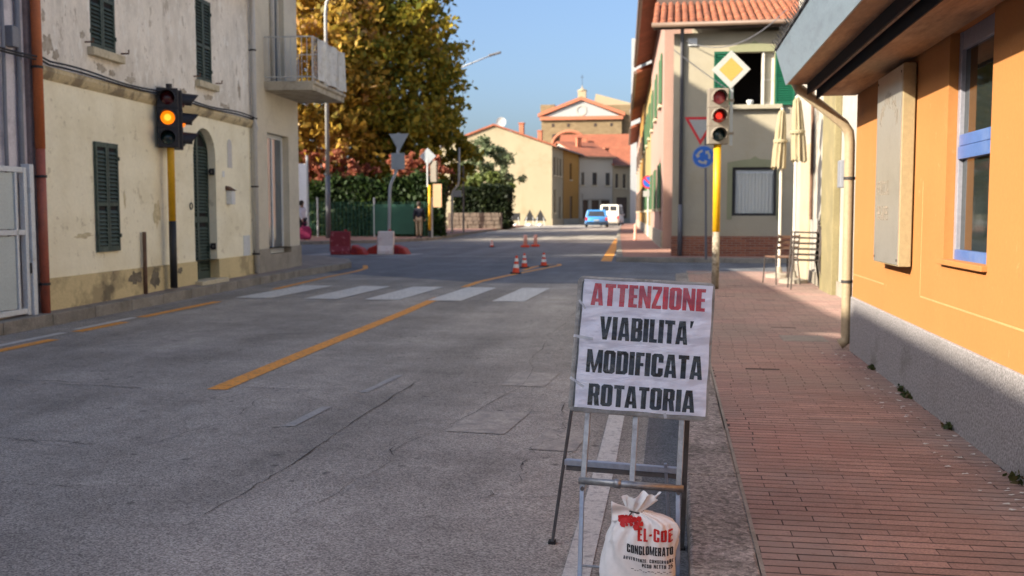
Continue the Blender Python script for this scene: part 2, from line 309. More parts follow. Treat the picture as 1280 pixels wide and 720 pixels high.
mat('fascia_metal', C8(112,126,138), rough=.42, var=.06, scale=1.2, fvar=.05, fscale=18, bump=.05, bscale=6, spec=.5, stretch=(1,1,4), dirt=(C8(90,100,112), 3, .5, .68, .6))
mat('soffit', C8(158,128,98), rough=.7, var=.22, scale=1.6, fvar=.12, fscale=14, bump=.12, bscale=20, stretch=(.6,3,1), dirt=[(C8(96,66,46), 1.4, .48, .66, .75), (C8(190,166,136), 2.2, .55, .7, .6)])
mat('dark_gap', C8(34,32,34), rough=.9, bump=0)
mat('soffit_rail', C8(150,122,100), rough=.5, var=.15, scale=6, dirt=(C8(74,54,44), 9, .5, .62, .7))
mat('alu_blue', C8(70,100,154), rough=.35, var=.15, scale=3, bump=.03, spec=.6, dirt=(C8(110,126,160), 5, .55, .7, .6))
mat('alu_grey', C8(150,150,160), rough=.35, var=.1, scale=3, metal=.3)
glass_mat('glass_dark', C8(38,44,42), .04); glass_mat('glass_sky', C8(90,98,104), .06); glass_mat('glass_far', C8(52,54,58), .12)
mat('sign_steel', C8(206,200,188), rough=.3, var=.06, scale=2.5, fvar=.03, bump=.05, bscale=5, metal=.7, dirt=[(C8(168,160,146), 2.5, .5, .7, .5)])
mat('box_cream', C8(150,134,102), rough=.5, var=.04, scale=3, bump=.03)
mat('faded_ink', C8(140,128,114), rough=.8, var=.3, scale=30)
mat('house_cream', C8(162,153,132), rough=.93, var=.08, scale=.9, fvar=.05, bump=.3, bscale=14, bdist=.02, dirt=[(C8(156,142,112), 1.2, .5, .68, .6), (C8(150,146,136), .6, .52, .66, .5)])
mat('surround_green', C8(136,136,106), rough=.9, var=.1, scale=2, dirt=(C8(130,126,100), 4, .5, .7, .5))
mat('white_plaster', C8(158,153,144), rough=.93, var=.06, scale=1.2, fvar=.05, bump=.25, bscale=22, dirt=[(C8(206,196,176), 1.6, .5, .7, .6), (C8(120,106,90), 2.6, .66, .70, .7)])
mat('olive_plaster', C8(128,118,86), rough=.93, var=.12, scale=1.5, bump=.2, dirt=(C8(150,136,98), 3, .5, .7, .6))
mat('beige_plaster', C8(174,156,130), rough=.93, var=.1, scale=1.5, bump=.2, dirt=(C8(190,168,136), 3, .5, .7, .6))
mat('roof_tile', C8(146,88,62), rough=.9, var=.18, scale=1.5, fvar=.1, isl=.25, bump=.1, dirt=(C8(130,92,72), 2, .5, .7, .6))
mat('roof_far', C8(132,78,56), rough=.9, var=.15, scale=.5, fvar=.15, fscale=5, bump=.3, bscale=6, bdist=.08, isl=.12, dirt=(C8(166,96,70), .7, .5, .7, .6))
mat('wood_dark', C8(84,66,54), rough=.8, var=.2, scale=3); mat('wood_white', C8(206,200,188), rough=.6, var=.06, scale=4)
mat('gutter_metal', C8(112,92,78), rough=.5, var=.15, scale=2); mat('gutter_grey', C8(96,96,100), rough=.5, var=.1)
mat('curtain', C8(190,184,166), rough=.9, var=.1, scale=3, stretch=(8,8,.4)); mat('room_dark', C8(62,52,48), rough=.95, bump=0)
mat('fabric_cream', C8(150,138,110), rough=.9, var=.08, scale=2, bump=.2, bscale=12, sub=.0)
mat('pink_plaster', C8(158,128,116), rough=.93, var=.08, scale=.8, bump=.1); mat('yellow_far', C8(150,130,84), rough=.93, var=.06, scale=.5)
mat('ochre_far', C8(148,108,46), rough=.93, var=.06, scale=.4); mat('cream_far', C8(146,136,112), rough=.93, var=.07, scale=.35, dirt=(C8(124,112,86), .5, .5, .7, .6))
mat('grey_far', C8(166,160,150), rough=.93, var=.06, scale=.4); mat('beige_far', C8(160,144,118), rough=.93, var=.08, scale=.4); mat('white_far', C8(154,156,156), rough=.9, var=.04, scale=.2)
mat('wood_far', C8(70,58,50), rough=.8, var=.2); mat('shutter_far', C8(70,104,72), rough=.7, var=.1)
# brick material for far masonry (pieces too small to tell apart)
def brickmat(name, a, b_, mortar, scale, bw=.25, bh=.065):
    m = mat(name, a, rough=.93, var=.15, scale=.4, bump=0); t = m.node_tree; N = t.nodes; L = t.links; p = N['Principled BSDF']
    src = p.inputs['Base Color'].links[0].from_socket
    tc = N.new('ShaderNodeTexCoord'); mp = N.new('ShaderNodeMapping'); mp.inputs['Rotation'].default_value = (R(90), 0, 0); L.new(tc.outputs['Object'], mp.inputs[0])
    k = N.new('ShaderNodeTexBrick'); k.inputs['Color2'].default_value = b_; k.inputs['Mortar'].default_value = mortar; k.inputs['Scale'].default_value = scale
    k.inputs['Brick Width'].default_value = bw; k.inputs['Row Height'].default_value = bh; k.inputs['Mortar Size'].default_value = .008
    L.new(src, k.inputs['Color1']); L.new(mp.outputs[0], k.inputs['Vector']); L.new(k.outputs[0], p.inputs['Base Color'])
brickmat('brick_plinth', C8(150,92,66), C8(120,70,54), C8(140,120,104), 1); brickmat('church_brick', C8(128,110,82), C8(114,96,70), C8(130,116,92), 1, .6, .3)
mat('cornice_far', C8(168,104,78), rough=.9, var=.1)
# street things
mat('pole_yellow', C8(206,156,20), rough=.5, var=.1, scale=5, bump=.05, dirt=(C8(150,112,30), 8, .6, .7, .5)); mat('pole_black', C8(40,40,42), rough=.55, var=.15, scale=5, dirt=(C8(84,80,74), 7, .58, .68, .6))
mat('pole_worn', C8(150,140,122), rough=.8, var=.25, scale=8, bump=.2, dirt=(C8(84,70,52), 9, .48, .6, .8))
mat('zinc', C8(168,170,172), rough=.45, var=.08, scale=6, metal=.55, dirt=(C8(140,138,134), 5, .5, .7, .5)); mat('zinc_far', C8(176,178,178), rough=.6, var=.06)
mat('steel_frame', C8(150,152,154), rough=.4, var=.15, scale=8, metal=.7, fvar=.12, bump=.06, dirt=[(C8(104,98,92), 12, .52, .68, .7)])
mat('steel_dark', C8(98,98,100), rough=.5, var=.2, scale=8, metal=.5, dirt=(C8(70,66,62), 10, .5, .65, .6)); mat('steel_blue', C8(146,158,176), rough=.4, var=.12, scale=8, metal=.4, dirt=(C8(150,152,156), 10, .5, .65, .6))
mat('light_black', C8(40,38,42), rough=.5, var=.12, scale=5, bump=.03); mat('light_grey', C8(124,116,104), rough=.6, var=.1, scale=5, dirt=(C8(110,92,78), 6, .5, .68, .7))
mat('lens_red_off', C8(78,22,30), rough=.2, var=.1, coat=.5); mat('lens_green_off', C8(28,50,52), rough=.2, var=.1, coat=.5)
mat('lens_red', C8(150,24,24), rough=.2, var=.1, coat=.5); mat('lens_red_pale', C8(156,58,66), rough=.25, var=.1, coat=.5)
mat('lens_amber_on', C8(255,130,10), rough=.3, var=0, bump=0, emit=((1, .20, .004, 1), .45)); mat('lens_amber_core', C8(255,190,60), rough=.3, var=0, bump=0, emit=((1, .30, .02, 1), .8))
mat('lens_red_on', C8(200,30,24), rough=.25, var=0, bump=0, emit=((1, .04, .02, 1), .35))
mat('sign_white', C8(152,152,148), rough=.45, var=.04, scale=4); mat('sign_yellow', C8(160,134,66), rough=.45, var=.05); mat('sign_blue', C8(28,88,170), rough=.4, var=.05); mat('sign_red', C8(186,36,42), rough=.45, var=.05); mat('sign_back', C8(158,164,166), rough=.5, var=.06, metal=.2)
mat('plastic_red', C8(156,44,36), rough=.55, var=.12, scale=5, dirt=(C8(140,50,44), 5, .5, .7, .5)); mat('plastic_white', C8(220,206,200), rough=.55, var=.06, scale=5, dirt=(C8(196,150,140), 4, .5, .7, .6)); mat('plastic_maroon', C8(130,34,44), rough=.55, var=.15, scale=6, dirt=(C8(206,150,150), 6, .58, .66, .7))
mat('cone_orange', C8(216,70,36), rough=.5, var=.1, scale=6); mat('cone_white', C8(222,218,212), rough=.5, var=.05); mat('rubber', C8(36,36,38), rough=.85, var=.2, scale=8); mat('post_pink', C8(232,170,150), rough=.6, var=.05)
mat('board_grey', C8(146,143,138), rough=.55, var=.15, scale=6, fvar=.1, bump=.08, metal=.15, dirt=[(C8(92,86,78), 9, .5, .64, .7), (C8(190,188,182), 14, .58, .66, .5)])
mat('ink_red', C8(196,34,46), rough=.25, var=.08, scale=10, bump=.12, bscale=14, bdist=.004, coat=.2); mat('ink_black', C8(14,13,14), rough=.45, var=.2, scale=10, bump=.12, bscale=14, bdist=.004, coat=.1, spec=.2)
m = mat('wrapped_sheet', C8(234,232,242), rough=.32, var=.04, scale=4, fvar=.02, bump=.28, bscale=7, bdist=.012, spec=.5, coat=.7, dirt=(C8(218,216,228), 5, .5, .7, .5)); 
def film_mat():
    m = bpy.data.materials.new('film'); m.use_nodes = True; t = m.node_tree; N = t.nodes; L = t.links; N.remove(N['Principled BSDF'])
    tr = N.new('ShaderNodeBsdfTransparent'); gl = N.new('ShaderNodeBsdfGlossy'); gl.inputs['Roughness'].default_value = .16; mx = N.new('ShaderNodeMixShader'); fr = N.new('ShaderNodeFresnel'); fr.inputs[0].default_value = 1.5
    tc = N.new('ShaderNodeTexCoord'); mp = N.new('ShaderNodeMapping'); mp.inputs['Rotation'].default_value = (0, R(35), 0); mp.inputs['Scale'].default_value = (3, 3, 9); n = N.new('ShaderNodeTexNoise'); n.inputs['Scale'].default_value = 2.2; n.inputs['Detail'].default_value = 5
    bp = N.new('ShaderNodeBump'); bp.inputs['Strength'].default_value = .8; bp.inputs['Distance'].default_value = .03
    L.new(tc.outputs['Object'], mp.inputs[0]); L.new(mp.outputs[0], n.inputs['Vector']); L.new(n.outputs[0], bp.inputs['Height'])
    L.new(bp.outputs[0], gl.inputs['Normal']); L.new(bp.outputs[0], fr.inputs['Normal']); L.new(fr.outputs[0], mx.inputs[0]); L.new(tr.outputs[0], mx.inputs[1]); L.new(gl.outputs[0], mx.inputs[2]); L.new(mx.outputs[0], N['Material Output'].inputs[0]); MATS['film'] = m
film_mat()
mat('tape', C8(196,194,196), rough=.2, var=.1, scale=8, bump=.25, bscale=25, bdist=.006, coat=.8)
mat('bag_white', C8(226,224,222), rough=.55, var=.05, scale=5, fvar=.03, fscale=60, bump=.35, bscale=9, bdist=.012, spec=.35, dirt=[(C8(196,190,184), 6, .52, .7, .6)]); mat('bag_red', C8(186,34,34), rough=.6, var=.15, scale=9, bump=.2, bscale=30); mat('bag_ink', C8(40,38,40), rough=.6, var=.2, scale=20, bump=0)
mat('bark', C8(92,78,64), rough=.95, var=.2, scale=3, bump=.5, bscale=12, bdist=.03)
foliage_mat('leaf_autumn', [C8(84,80,34), C8(142,124,48), C8(190,152,62), C8(204,168,70), C8(170,124,64), C8(216,188,136)], .35, .5)
foliage_mat('leaf_gold', [C8(70,80,32), C8(104,112,40), C8(138,132,44), C8(190,164,56), C8(112,114,42), C8(160,124,50)], .3, .5)
foliage_mat('leaf_red', [C8(120,66,50), C8(172,98,78), C8(186,138,100)], .8, .6); foliage_mat('leaf_hedge', [C8(28,44,22), C8(46,66,30), C8(70,86,40)], .8, .6)
foliage_mat('leaf_dark', [C8(20,30,16), C8(34,46,24), C8(56,66,34)], .8, .6); foliage_mat('leaf_olive', [C8(76,90,64), C8(112,124,90), C8(150,158,120)], .7, .6); foliage_mat('leaf_lime', [C8(76,94,42), C8(108,120,60), C8(130,138,84)], .8, .6)
foliage_mat('weed', [C8(40,56,26), C8(60,74,34), C8(90,70,44)], 20, .7)
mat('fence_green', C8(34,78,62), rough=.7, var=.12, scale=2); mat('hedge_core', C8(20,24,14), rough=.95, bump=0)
mat('stone_wall', C8(100,88,78), rough=.95, var=.25, scale=2, fvar=.2, fscale=8, bump=.4, bscale=8)
mat('screen_white', C8(214,216,220), rough=.8, var=.05, scale=2)
mat('balcony_slab', C8(176,166,146), rough=.92, var=.12, scale=2, bump=.3, bscale=20, dirt=(C8(128,118,102), 3, .48, .62, .7))
mat('cloth_net', C8(216,214,206), rough=.85, var=.12, scale=6, bump=.2, bscale=14, alpha=.82, dirt=(C8(186,180,164), 7, .52, .62, .7))
mat('car_blue', C8(62,132,196), rough=.3, var=.02, coat=.6, bump=0); mat('car_white', C8(226,222,210), rough=.35, var=.02, coat=.4, bump=0); mat('car_lamp', C8(170,40,40), rough=.3, var=.05, coat=.4); mat('car_trim', C8(40,44,52), rough=.5, var=.05)
mat('skin', C8(190,146,120), rough=.6, var=.03, bump=0); mat('cloth_dark', C8(34,34,46), rough=.9, var=.1); mat('cloth_light', C8(204,200,204), rough=.9, var=.2, scale=9); mat('cloth_khaki', C8(150,132,108), rough=.9, var=.1); mat('cloth_magenta', C8(156,50,90), rough=.8, var=.3, scale=12); mat('hair_dark', C8(44,34,30), rough=.7, var=.1); mat('cloth_tan', C8(196,156,120), rough=.85, var=.1)
mat('chair_steel', C8(74,66,62), rough=.5, var=.15, metal=.4); mat('chair_wood', C8(110,82,66), rough=.7, var=.2)

# ---------------------------------------------------------------- ground, road, pavements
gm = MB(); gm.quad((-900,-300,-.08),(900,-300,-.08),(900,1800,-.08),(-900,1800,-.08)); structure(gm.build('ground', 'earth'))
rm = MB(); rm.quad((-70,-25,0),(45,-25,0),(45,230,0),(-70,230,0)); road = structure(rm.build('road', 'asphalt'))
asphalt_nodes(mat('asphalt_new', C8(104,105,108), rough=.85, var=.1, scale=.6, fvar=0, bump=0))
js = MB(); js.poly([(-60,26,.002),(-9,22,.002),(-3.4,18.3,.002),(.0,18.6,.002),(3,20.8,.002),(40,21,.002),(40,27,.002),(-1.5,29,.002),(-2.4,44,.002),(-11.5,46,.002),(-60,39,.002)]); js.build('junction_surface', 'asphalt_new', road)  # darker asphalt sheet laid over the crossing
def stripe(name, pts, wdt, m, parent=road, z=.004):
    """a painted band of width wdt along the polyline pts"""
    mb = MB(); L_ = []; Rr = []
    for i, p in enumerate(pts):
        p = Vector((*p, 0)); a = Vector((*pts[max(i-1,0)], 0)); b = Vector((*pts[min(i+1,len(pts)-1)], 0)); d = (b-a).normalized(); n = Vector((-d.y, d.x, 0))
        L_.append(p+n*wdt/2+Vector((0,0,z))); Rr.append(p-n*wdt/2+Vector((0,0,z)))
    for i in range(len(pts)-1): mb.quad(Rr[i], Rr[i+1], L_[i+1], L_[i])
    return mb.build(name, m, parent)
stripe('centre_line', [(-3.31,6.85),(-3.38,9),(-3.46,12.5),(-3.56,15.05)], .155, 'paint_orange')
stripe('centre_line', [(-3.62,17.2),(-3.62,18.6),(-3.42,20.4),(-3.02,23.2),(-2.78,24.9),(-2.86,25.5),(-3.12,25.3),(-3.3,24.2),(-3.36,22.6)], .13, 'paint_orange')
stripe('edge_line', [(-.325,2.2),(-.325,5.2),(-.345,7.2)], .10, 'paint_old'); stripe('edge_line', [(-.36,9.2),(-.38,12.2)], .10, 'paint_faint')
for a, b in (((-6.28,8.0),(-6.30,9.35)), ((-6.46,10.0),(-6.47,11.0)), ((-6.57,11.55),(-6.62,13.8))): stripe('edge_line', [a, b], .14, 'paint_orange')
stripe('edge_line', [(-6.74,16.2),(-6.98,19.6),(-7.02,21.6),(-7.15,22.7),(-7.6,24.1)], .12, 'paint_orange')
for a, b in (((-6.52,8.4),(-6.55,9.9)), ((-6.60,10.2),(-6.63,11.5))): stripe('edge_line', [a, b], .10, 'paint_old')
for x0, x1 in ((-6.62,-6.05),(-5.52,-4.98),(-4.56,-4.02),(-3.58,-3.06),(-2.60,-2.12)):
    stripe('zebra_stripe', [((x0+x1)/2-.02,14.45),((x0+x1)/2+.04,17.15)], x1-x0, 'paint_white', z=.0075)
stripe('edge_line', [(-1.76,27.2),(-2.2,38),(-2.75,52)], .3, 'paint_orange'); stripe('give_way_line', [(-7.5,29.6),(-1.9,29.9)], .18, 'paint_faint')
stripe('painted_arrow', [(-.9,26.6),(-.2,26.0),(.9,25.9)], .16, 'paint_faint'); stripe('edge_line', [(-11.2,44),(-10.6,48.6),(-11.4,60)], .14, 'paint_faint')
stripe('edge_line', [(-13,36.5),(-10.4,36.2),(-7.6,37.5)], .16, 'paint_faint')
stripe('worn_mark', [(-1.14,5.72),(-1.08,6.38)], .36, 'paint_ghost'); stripe('worn_mark', [(-1.10,7.35),(-1.06,8.0)], .34, 'paint_ghost'); stripe('worn_mark', [(-.64,5.35),(-.60,5.85)], .26, 'paint_ghost'); stripe('worn_mark', [(-2.30,5.72),(-2.28,6.35)], .07, 'paint_faint'); stripe('worn_mark', [(-2.2,6.9),(-2.15,7.7)], .06, 'paint_faint')  # broad pale patches stand in for window-reflected sunlight; the thin ones are wear
gs = MB(); gs.quad((-.13,-2,.004),(.075,-2,.004),(.075,19.3,.004),(-.13,19.3,.004)); gs.build('gutter_strip', 'gutter', road)  # gutter strip; its darker tone stands in for shade beside the kerb
def crack(pts, wdt, jit=.03, seg=9):
    P = []
    for i in range(len(pts)-1):
        for k in range(seg):
            t = k/seg; P.append((pts[i][0]*(1-t)+pts[i+1][0]*t+random.gauss(0,jit), pts[i][1]*(1-t)+pts[i+1][1]*t+random.gauss(0,jit)))
    P.append(pts[-1]); mb = MB(); pr = None
    for i in range(len(P)-1):
        a = Vector((*P[i],.0045)); b = Vector((*P[i+1],.0045)); n = Vector((-(b-a).y,(b-a).x,0)).normalized()
        w0 = wdt*random.choice((.2,.4,.6,.9))*random.uniform(.5,1)/2*.8; cur = (b+n*w0, b-n*w0)
        if pr is None: pr = (a+n*w0, a-n*w0)
        mb.quad(pr[1], cur[1], cur[0], pr[0]); pr = cur
    mb.build('crack', 'crack', road)
crack([(-1.98,3.95),(-1.93,4.7),(-1.95,5.9),(-1.93,7.6)], .013, .008)
crack([(-.85,4.35),(-.72,4.8),(-.80,5.2),(-.62,5.8),(-.72,6.5),(-.66,7.4)], .012, .022); crack([(-.95,4.5),(-.72,4.42),(-.4,4.46)], .008, .012)
crack([(-4.6,5.0),(-3.9,5.15),(-3.2,5.1)], .018, .02); crack([(-4.6,4.75),(-4.1,5.12)], .012, .02); crack([(-3.7,5.14),(-3.2,4.98)], .01, .015)
crack([(-5.8,7.1),(-4.6,6.95),(-3.6,7.05),(-2.5,6.9)], .014, .02); crack([(-4.7,6.9),(-3.9,6.82)], .02, .015); crack([(-2.7,6.9),(-2.5,6.6),(-1.8,6.4)], .009, .015)
crack([(-2.9,5.0),(-2.75,5.8),(-2.85,6.9)], .010, .02); crack([(-1.6,4.0),(-1.45,4.9),(-1.6,5.6)], .009, .02); crack([(-5.2,8.2),(-4.0,8.35),(-3.3,8.2)], .012, .02); crack([(-2.6,8.4),(-1.7,8.9),(-.6,8.7)], .011, .02); crack([(-5.5,11.6),(-3.0,12.0),(-1.0,11.7)], .014, .03); crack([(-3.6,4.4),(-3.0,4.25),(-2.4,4.35)], .009, .015)
crack([(-6.0,9.9),(-3.8,9.7),(-2.0,9.9)], .014, .02); crack([(-1.5,5.2),(-1.1,7.2),(-1.3,10.5),(-1.2,13.8)], .009, .02)
# right-hand pavement: clay pavers laid across it
pv = MB(); pv.prism([(.30,-3,-.05),(1.54,-3,-.05),(1.54,8.75,-.05),(2.37,8.75,-.05),(2.37,20.6,-.05),(.9,20.6,-.05),(.30,19.4,-.05)], (0,0,.1872))
pave = structure(pv.build('pavement', 'joint_sand'))
bL, bW, jt = .242, .0645, .0105
def brick_mb(mb, x0, x1, y0, y1, zt):
    c = .0015
    mb.add([(x0,y0,.118),(x1,y0,.118),(x1,y1,.118),(x0,y1,.118),(x0,y0,zt-c),(x1,y0,zt-c),(x1,y1,zt-c),(x0,y1,zt-c),(x0+c,y0+c,zt),(x1-c,y0+c,zt),(x1-c,y1-c,zt),(x0+c,y1-c,zt)],
           [(0,1,5,4),(1,2,6,5),(2,3,7,6),(3,0,4,7),(4,5,9,8),(5,6,10,9),(6,7,11,10),(7,4,8,11),(8,9,10,11)])
spec = []; row = 0; y = 3.06
while y < 20.5:
    xr = 1.52 if y < 8.75 else 2.345
    x = .312 - (bL/2 if row % 2 else 0) - random.uniform(0,.02) + .06*math.sin(row*.21)*.3; x -= bL if x > .312 else 0
    while x < xr - .01:
        a = max(x, .312); b = min(x + bL - .0045, xr)
        if b - a > .02: spec.append((a, b, y, y + bW - jt))
        x += bL
    row += 1; y += bW
vis = [s for s in spec if s[2] > 3.25 and s[0] < .10 + .37*s[2]]
vis.sort(key=lambda s: s[2]); near = set(vis[:292]); meshes = {}
fld = MB()
for s_ in spec:
    zt = .1385 + random.gauss(0,.0005)
    if s_ in near:
        key = round(s_[1]-s_[0], 2)
        if key not in meshes:
            mb = MB(); h = key/2; brick_mb(mb, -h, h, -(bW-jt)/2, (bW-jt)/2, .1385); meshes[key] = mb.mesh('brick', 'brick_paver')
        o = link('brick', meshes[key], pave, ((s_[0]+s_[1])/2, (s_[2]+s_[3])/2, random.gauss(0,.0004))); o.rotation_euler = (random.gauss(0,.003), random.gauss(0,.0012), random.gauss(0,.007))
    else: brick_mb(fld, *s_, zt)
tag(fld.build('brick_field', 'brick_field', pave, fix=False), kind='stuff')
mc = MB(); mc.box(1.02,1.42,9.3,9.75,.125,.143); mc.build('drain_cover', 'pavement_old', pave, bevel=.004)
kb = structure(link('kerb', None)); kb.empty_display_size = .1
y = -1.55; k = 0; ks = MB(); ks.box(.072,.2985,0,.992,-.1,.141); km = ks.mesh('kerb_stone', 'kerb_stone')
while y < 19.3:
    o = link('kerb_stone', km, kb, (random.gauss(0,.002), y, random.gauss(0,.0015))); y += 1.0
    bv = o.modifiers.new('bevel', 'BEVEL'); bv.width = .012; bv.segments = 2
ke = MB(); ke.box(.2995,.3135,0,1.985,.05,.1402); kem = ke.mesh('kerb_edge', 'kerb_old')
for i in range(11): link('kerb_edge', kem, kb, (0, -1.5+2*i, 0))
for i in range(4):
    o = link('kerb_stone', km, kb, (.02+i*.22, 19.47+i*.3, 0)); o.rotation_euler = (0,0,-R(22+18*i)); o.scale = (1,.42,1)
# left pavement, rising towards the facade
edge = [(-6.6,-12),(-7.02,8),(-7.07,9.6),(-7.2,12.4),(-7.42,16.2),(-7.58,19.5),(-7.55,21.8),(-7.62,23.0),(-8.2,24.6),(-9.3,25.4),(-12,26),(-40,28)]
inn = [(-12,-12),(-12,8),(-12,9.6),(-12,12.4),(-12.4,16.2),(-12.6,19.5),(-12.8,20.4),(-12.9,20.6),(-13,21),(-13.2,21.4),(-14,22),(-42,24)]
mb = MB()
for i in range(len(edge)-1):
    def inner_z(p): return .135 + max(0, min(.09, .014*(p[1]-9.6)))
    e0 = (*edge[i],.128); e1 = (*edge[i+1],.128); k0 = Vector((*edge[i],0)); k1 = Vector((*edge[i+1],0))
    f0 = k0.lerp(Vector((*inn[i],0)), .1); f1 = k1.lerp(Vector((*inn[i+1],0)), .1); f0.z = inner_z(edge[i]); f1.z = inner_z(edge[i+1])
    mb.quad(e0, e1, f1, f0); mb.quad(f0, f1, (*inn[i+1],f1.z), (*inn[i],f0.z))
structure(mb.build('pavement', 'pavement_old', fix=False))
kl = structure(link('kerb', None)); kl.empty_display_size = .1
def resample(pts, step):
    out = []; 
    for i in range(len(pts)-1):
        a = Vector(pts[i]); b = Vector(pts[i+1]); n = max(1, round((b-a).length/step))
        out += [a.lerp(b, k/n) for k in range(n)]
    return out + [Vector(pts[-1])]
def kerb_run(pts, parent, m, step=1.0, wdt=.14, top=.142, side=1):
    q = resample(pts, step)
    for i in range(len(q)-1):
        a, b = q[i], q[i+1]; d = (b-a).normalized(); n = Vector((-d.y, d.x))*side; a = a+d*.004; b = b-d*.004
        k = MB(); k.prism([(*(a-n*.02),-.05),(*(b-n*.02),-.05),(*(b+n*wdt),-.05),(*(a+n*wdt),-.05)], (0,0,.05+top+random.gauss(0,.003)))
        k.build('kerb_stone', m, parent, bevel=.012)
kerb_run([e for e in edge if 5 < e[1] < 26.5 or e[1] == 8][0:], kl, 'kerb_old')
mb = MB(); mb.prism([(-70,37.6,-.05),(-20,39,-.05),(-15,40.2,-.05),(-12.5,43.2,-.05),(-11.6,48,-.05),(-12.6,60,-.05),(-13.5,75,-.05),(-14.5,98,-.05),(-70,98,-.05)], (0,0,.175))
fp = structure(mb.build('pavement', 'pavement_red'))
kf = structure(link('kerb', None)); kerb_run([(-32,38.6),(-20,39),(-15,40.2),(-12.5,43.2),(-11.6,48),(-12.6,60),(-13.5,75)], kf, 'kerb_old', 2.2, .16, .137)
mb = MB(); mb.prism([(-1.45,26.9,-.05),(12,26.4,-.05),(12,120,-.05),(-5.6,120,-.05),(-4.4,85,-.05),(-3.0,56,-.05)], (0,0,.175))
structure(mb.build('pavement', 'pavement_red'))
kr = structure(link('kerb', None)); kerb_run([(11,26.45),(-1.45,26.9),(-3.0,56),(-4.4,85)], kr, 'kerb_old', 2.0, .16, .137, -1)

# ---------------------------------------------------------------- the yellow house on the left; local x along the facade, y into the house
FR = R(93.5); FP = (-7.317, 10.692, 0)
def shutter_pair(parent, s0, s1, z0, z1, y, m, slat=.052, name='shutter'):
    mid = (s0+s1)/2; sm = {}
    for a, b in ((s0, mid-.004), (mid+.004, s1)):
        f = MB(); w_ = .038
        f.box(a, a+w_, y-.035, y, z0, z1); f.box(b-w_, b, y-.035, y, z0, z1); f.box(a+w_, b-w_, y-.033, y-.002, z0, z0+.07); f.box(a+w_, b-w_, y-.033, y-.002, z1-.06, z1)
        zm = z0+(z1-z0)*.42; f.box(a+w_, b-w_, y-.033, y-.002, zm, zm+.05)
        for hz in (z0+.18, z1-.22): f.box(a-.012 if a == s0 else b-.02, a+.02 if a == s0 else b+.012, y-.05, y-.03, hz, hz+.05)
        fr = f.build(name, m, parent)
        q = MB(); q.box(a+w_, b-w_, y-.006, y-.001, z0+.07, z1-.06); q.build('backing', 'dark_gap', fr)
        k = MB(); hw = (b-a)/2-w_; k.X = Matrix.Rotation(R(-38), 4, 'X'); k.box(-hw, hw, -.004, .004, -.024, .024)
        if 'k' not in sm: sm['k'] = k.mesh('slat', m)
        z = z0+.105
        while z < z1-.08:
            if not zm-.03 < z < zm+.075: link('slat', sm['k'], fr, ((a+b)/2, y-.017, z)).rotation_euler = (random.gauss(0,.05), 0, 0)
            z += slat
    return
LH = thing('yellow_house', 'old two-storey house, yellow plaster below and peeling white above, beside the amber traffic light', 'house', FP, FR)
D0, D1, DB, DS, DA = 4.36, 5.27, .20, 2.25, 2.70          # arched doorway
w1 = MB(); wall_holes(w1, 0, 6.98, .53, 2.90, 0, .18, [(D0, D1, .53, 2.90)])
n = 14; cx = (D0+D1)/2; rx = (D1-D0)/2; arc = [(cx-rx*math.cos(PI*k/n), DS+(DA-DS)*math.sin(PI*k/n)) for k in range(n+1)]
for k in range(n):
    (x0,z0),(x1,z1) = arc[k], arc[k+1]; w1.quad((x0,0,z0),(x1,0,z1),(x1,0,2.90),(x0,0,2.90)); w1.quad((x0,0,z0),(x0,.18,z0),(x1,.18,z1),(x1,0,z1))
w1.build('wall', 'plaster_yellow', LH, fix=False)
pl = MB(); wall_holes(pl, -.0, 6.98, .05, .53, -.03, .21, [(D0, D1, .05, .53)]); pl.quad((0,-.03,.53),(D0,-.03,.53),(D0,0,.53),(0,0,.53)); pl.quad((D1,-.03,.53),(6.98,-.03,.53),(6.98,0,.53),(D1,0,.53)); pl.quad((0,-.03,.05),(0,0,.05),(0,0,.53),(0,-.03,.53))
pl.build('plinth', 'plaster_plinth', LH, fix=False)
up = MB(); wall_holes(up, 0, 6.98, 3.0, 5.4, -.01, .16, [(1.25,1.91,3.43,4.98), (4.55,5.18,3.45,4.79)]); up.build('upper_wall', 'plaster_upper', LH, fix=False)
cb = MB(); cb.prism([(-.02,-.01,2.88),(-.02,-.045,2.92),(-.02,-.075,2.97),(-.02,-.075,3.02),(-.02,.02,3.05),(-.02,.02,2.88)], (7.0,0,0)); cb.build('string_course', 'string_course', LH)
sh = MB(); sh.box(-6.4,6.98,.2,8.5,.0,5.36); sh.build('house_core', 'dark_gap', LH)
lw = MB(); lw.box(-6.4,-.16,.04,.3,0,5.4); lw.build('side_wall', 'lilac_wall', LH); cs = MB(); cs.box(-.16,0,-.012,.25,0,5.4); cs.build('corner_strip', 'corner_strip', LH, bevel=.01)  # wing beyond the gate is unseen, lengthened to shade the road
rf = MB(); rf.prism([(-6.6,-.4,5.42),(-6.6,4.2,7.1),(-6.6,9,5.42),(-6.6,9,5.36),(-6.6,-.4,5.36)], (13.58,0,0)); rf.build('roof', 'roof_far', LH)
shutter_pair(LH, 1.24, 1.83, .80, 2.23, -.005, 'shutter_green'); shutter_pair(LH, 1.25, 1.91, 3.43, 4.98, .03, 'shutter_green'); shutter_pair(LH, 4.55, 5.18, 3.45, 4.79, .03, 'shutter_green')
for a, b, z in ((1.16,2.0,3.43), (4.48,5.28,3.45)):
    q = MB(); q.box(a,b,-.10,.1,z-.11,z-.005); q.build('window_sill', 'sill_stone', LH, bevel=.008)
    for e in (a-.05, b+.05): q = MB(); q.tube([(e,0,z+.04),(e,-.12,z+.04),(e,-.12,z+.09)], .012, 6); q.build('shutter_hook', 'rust', LH)
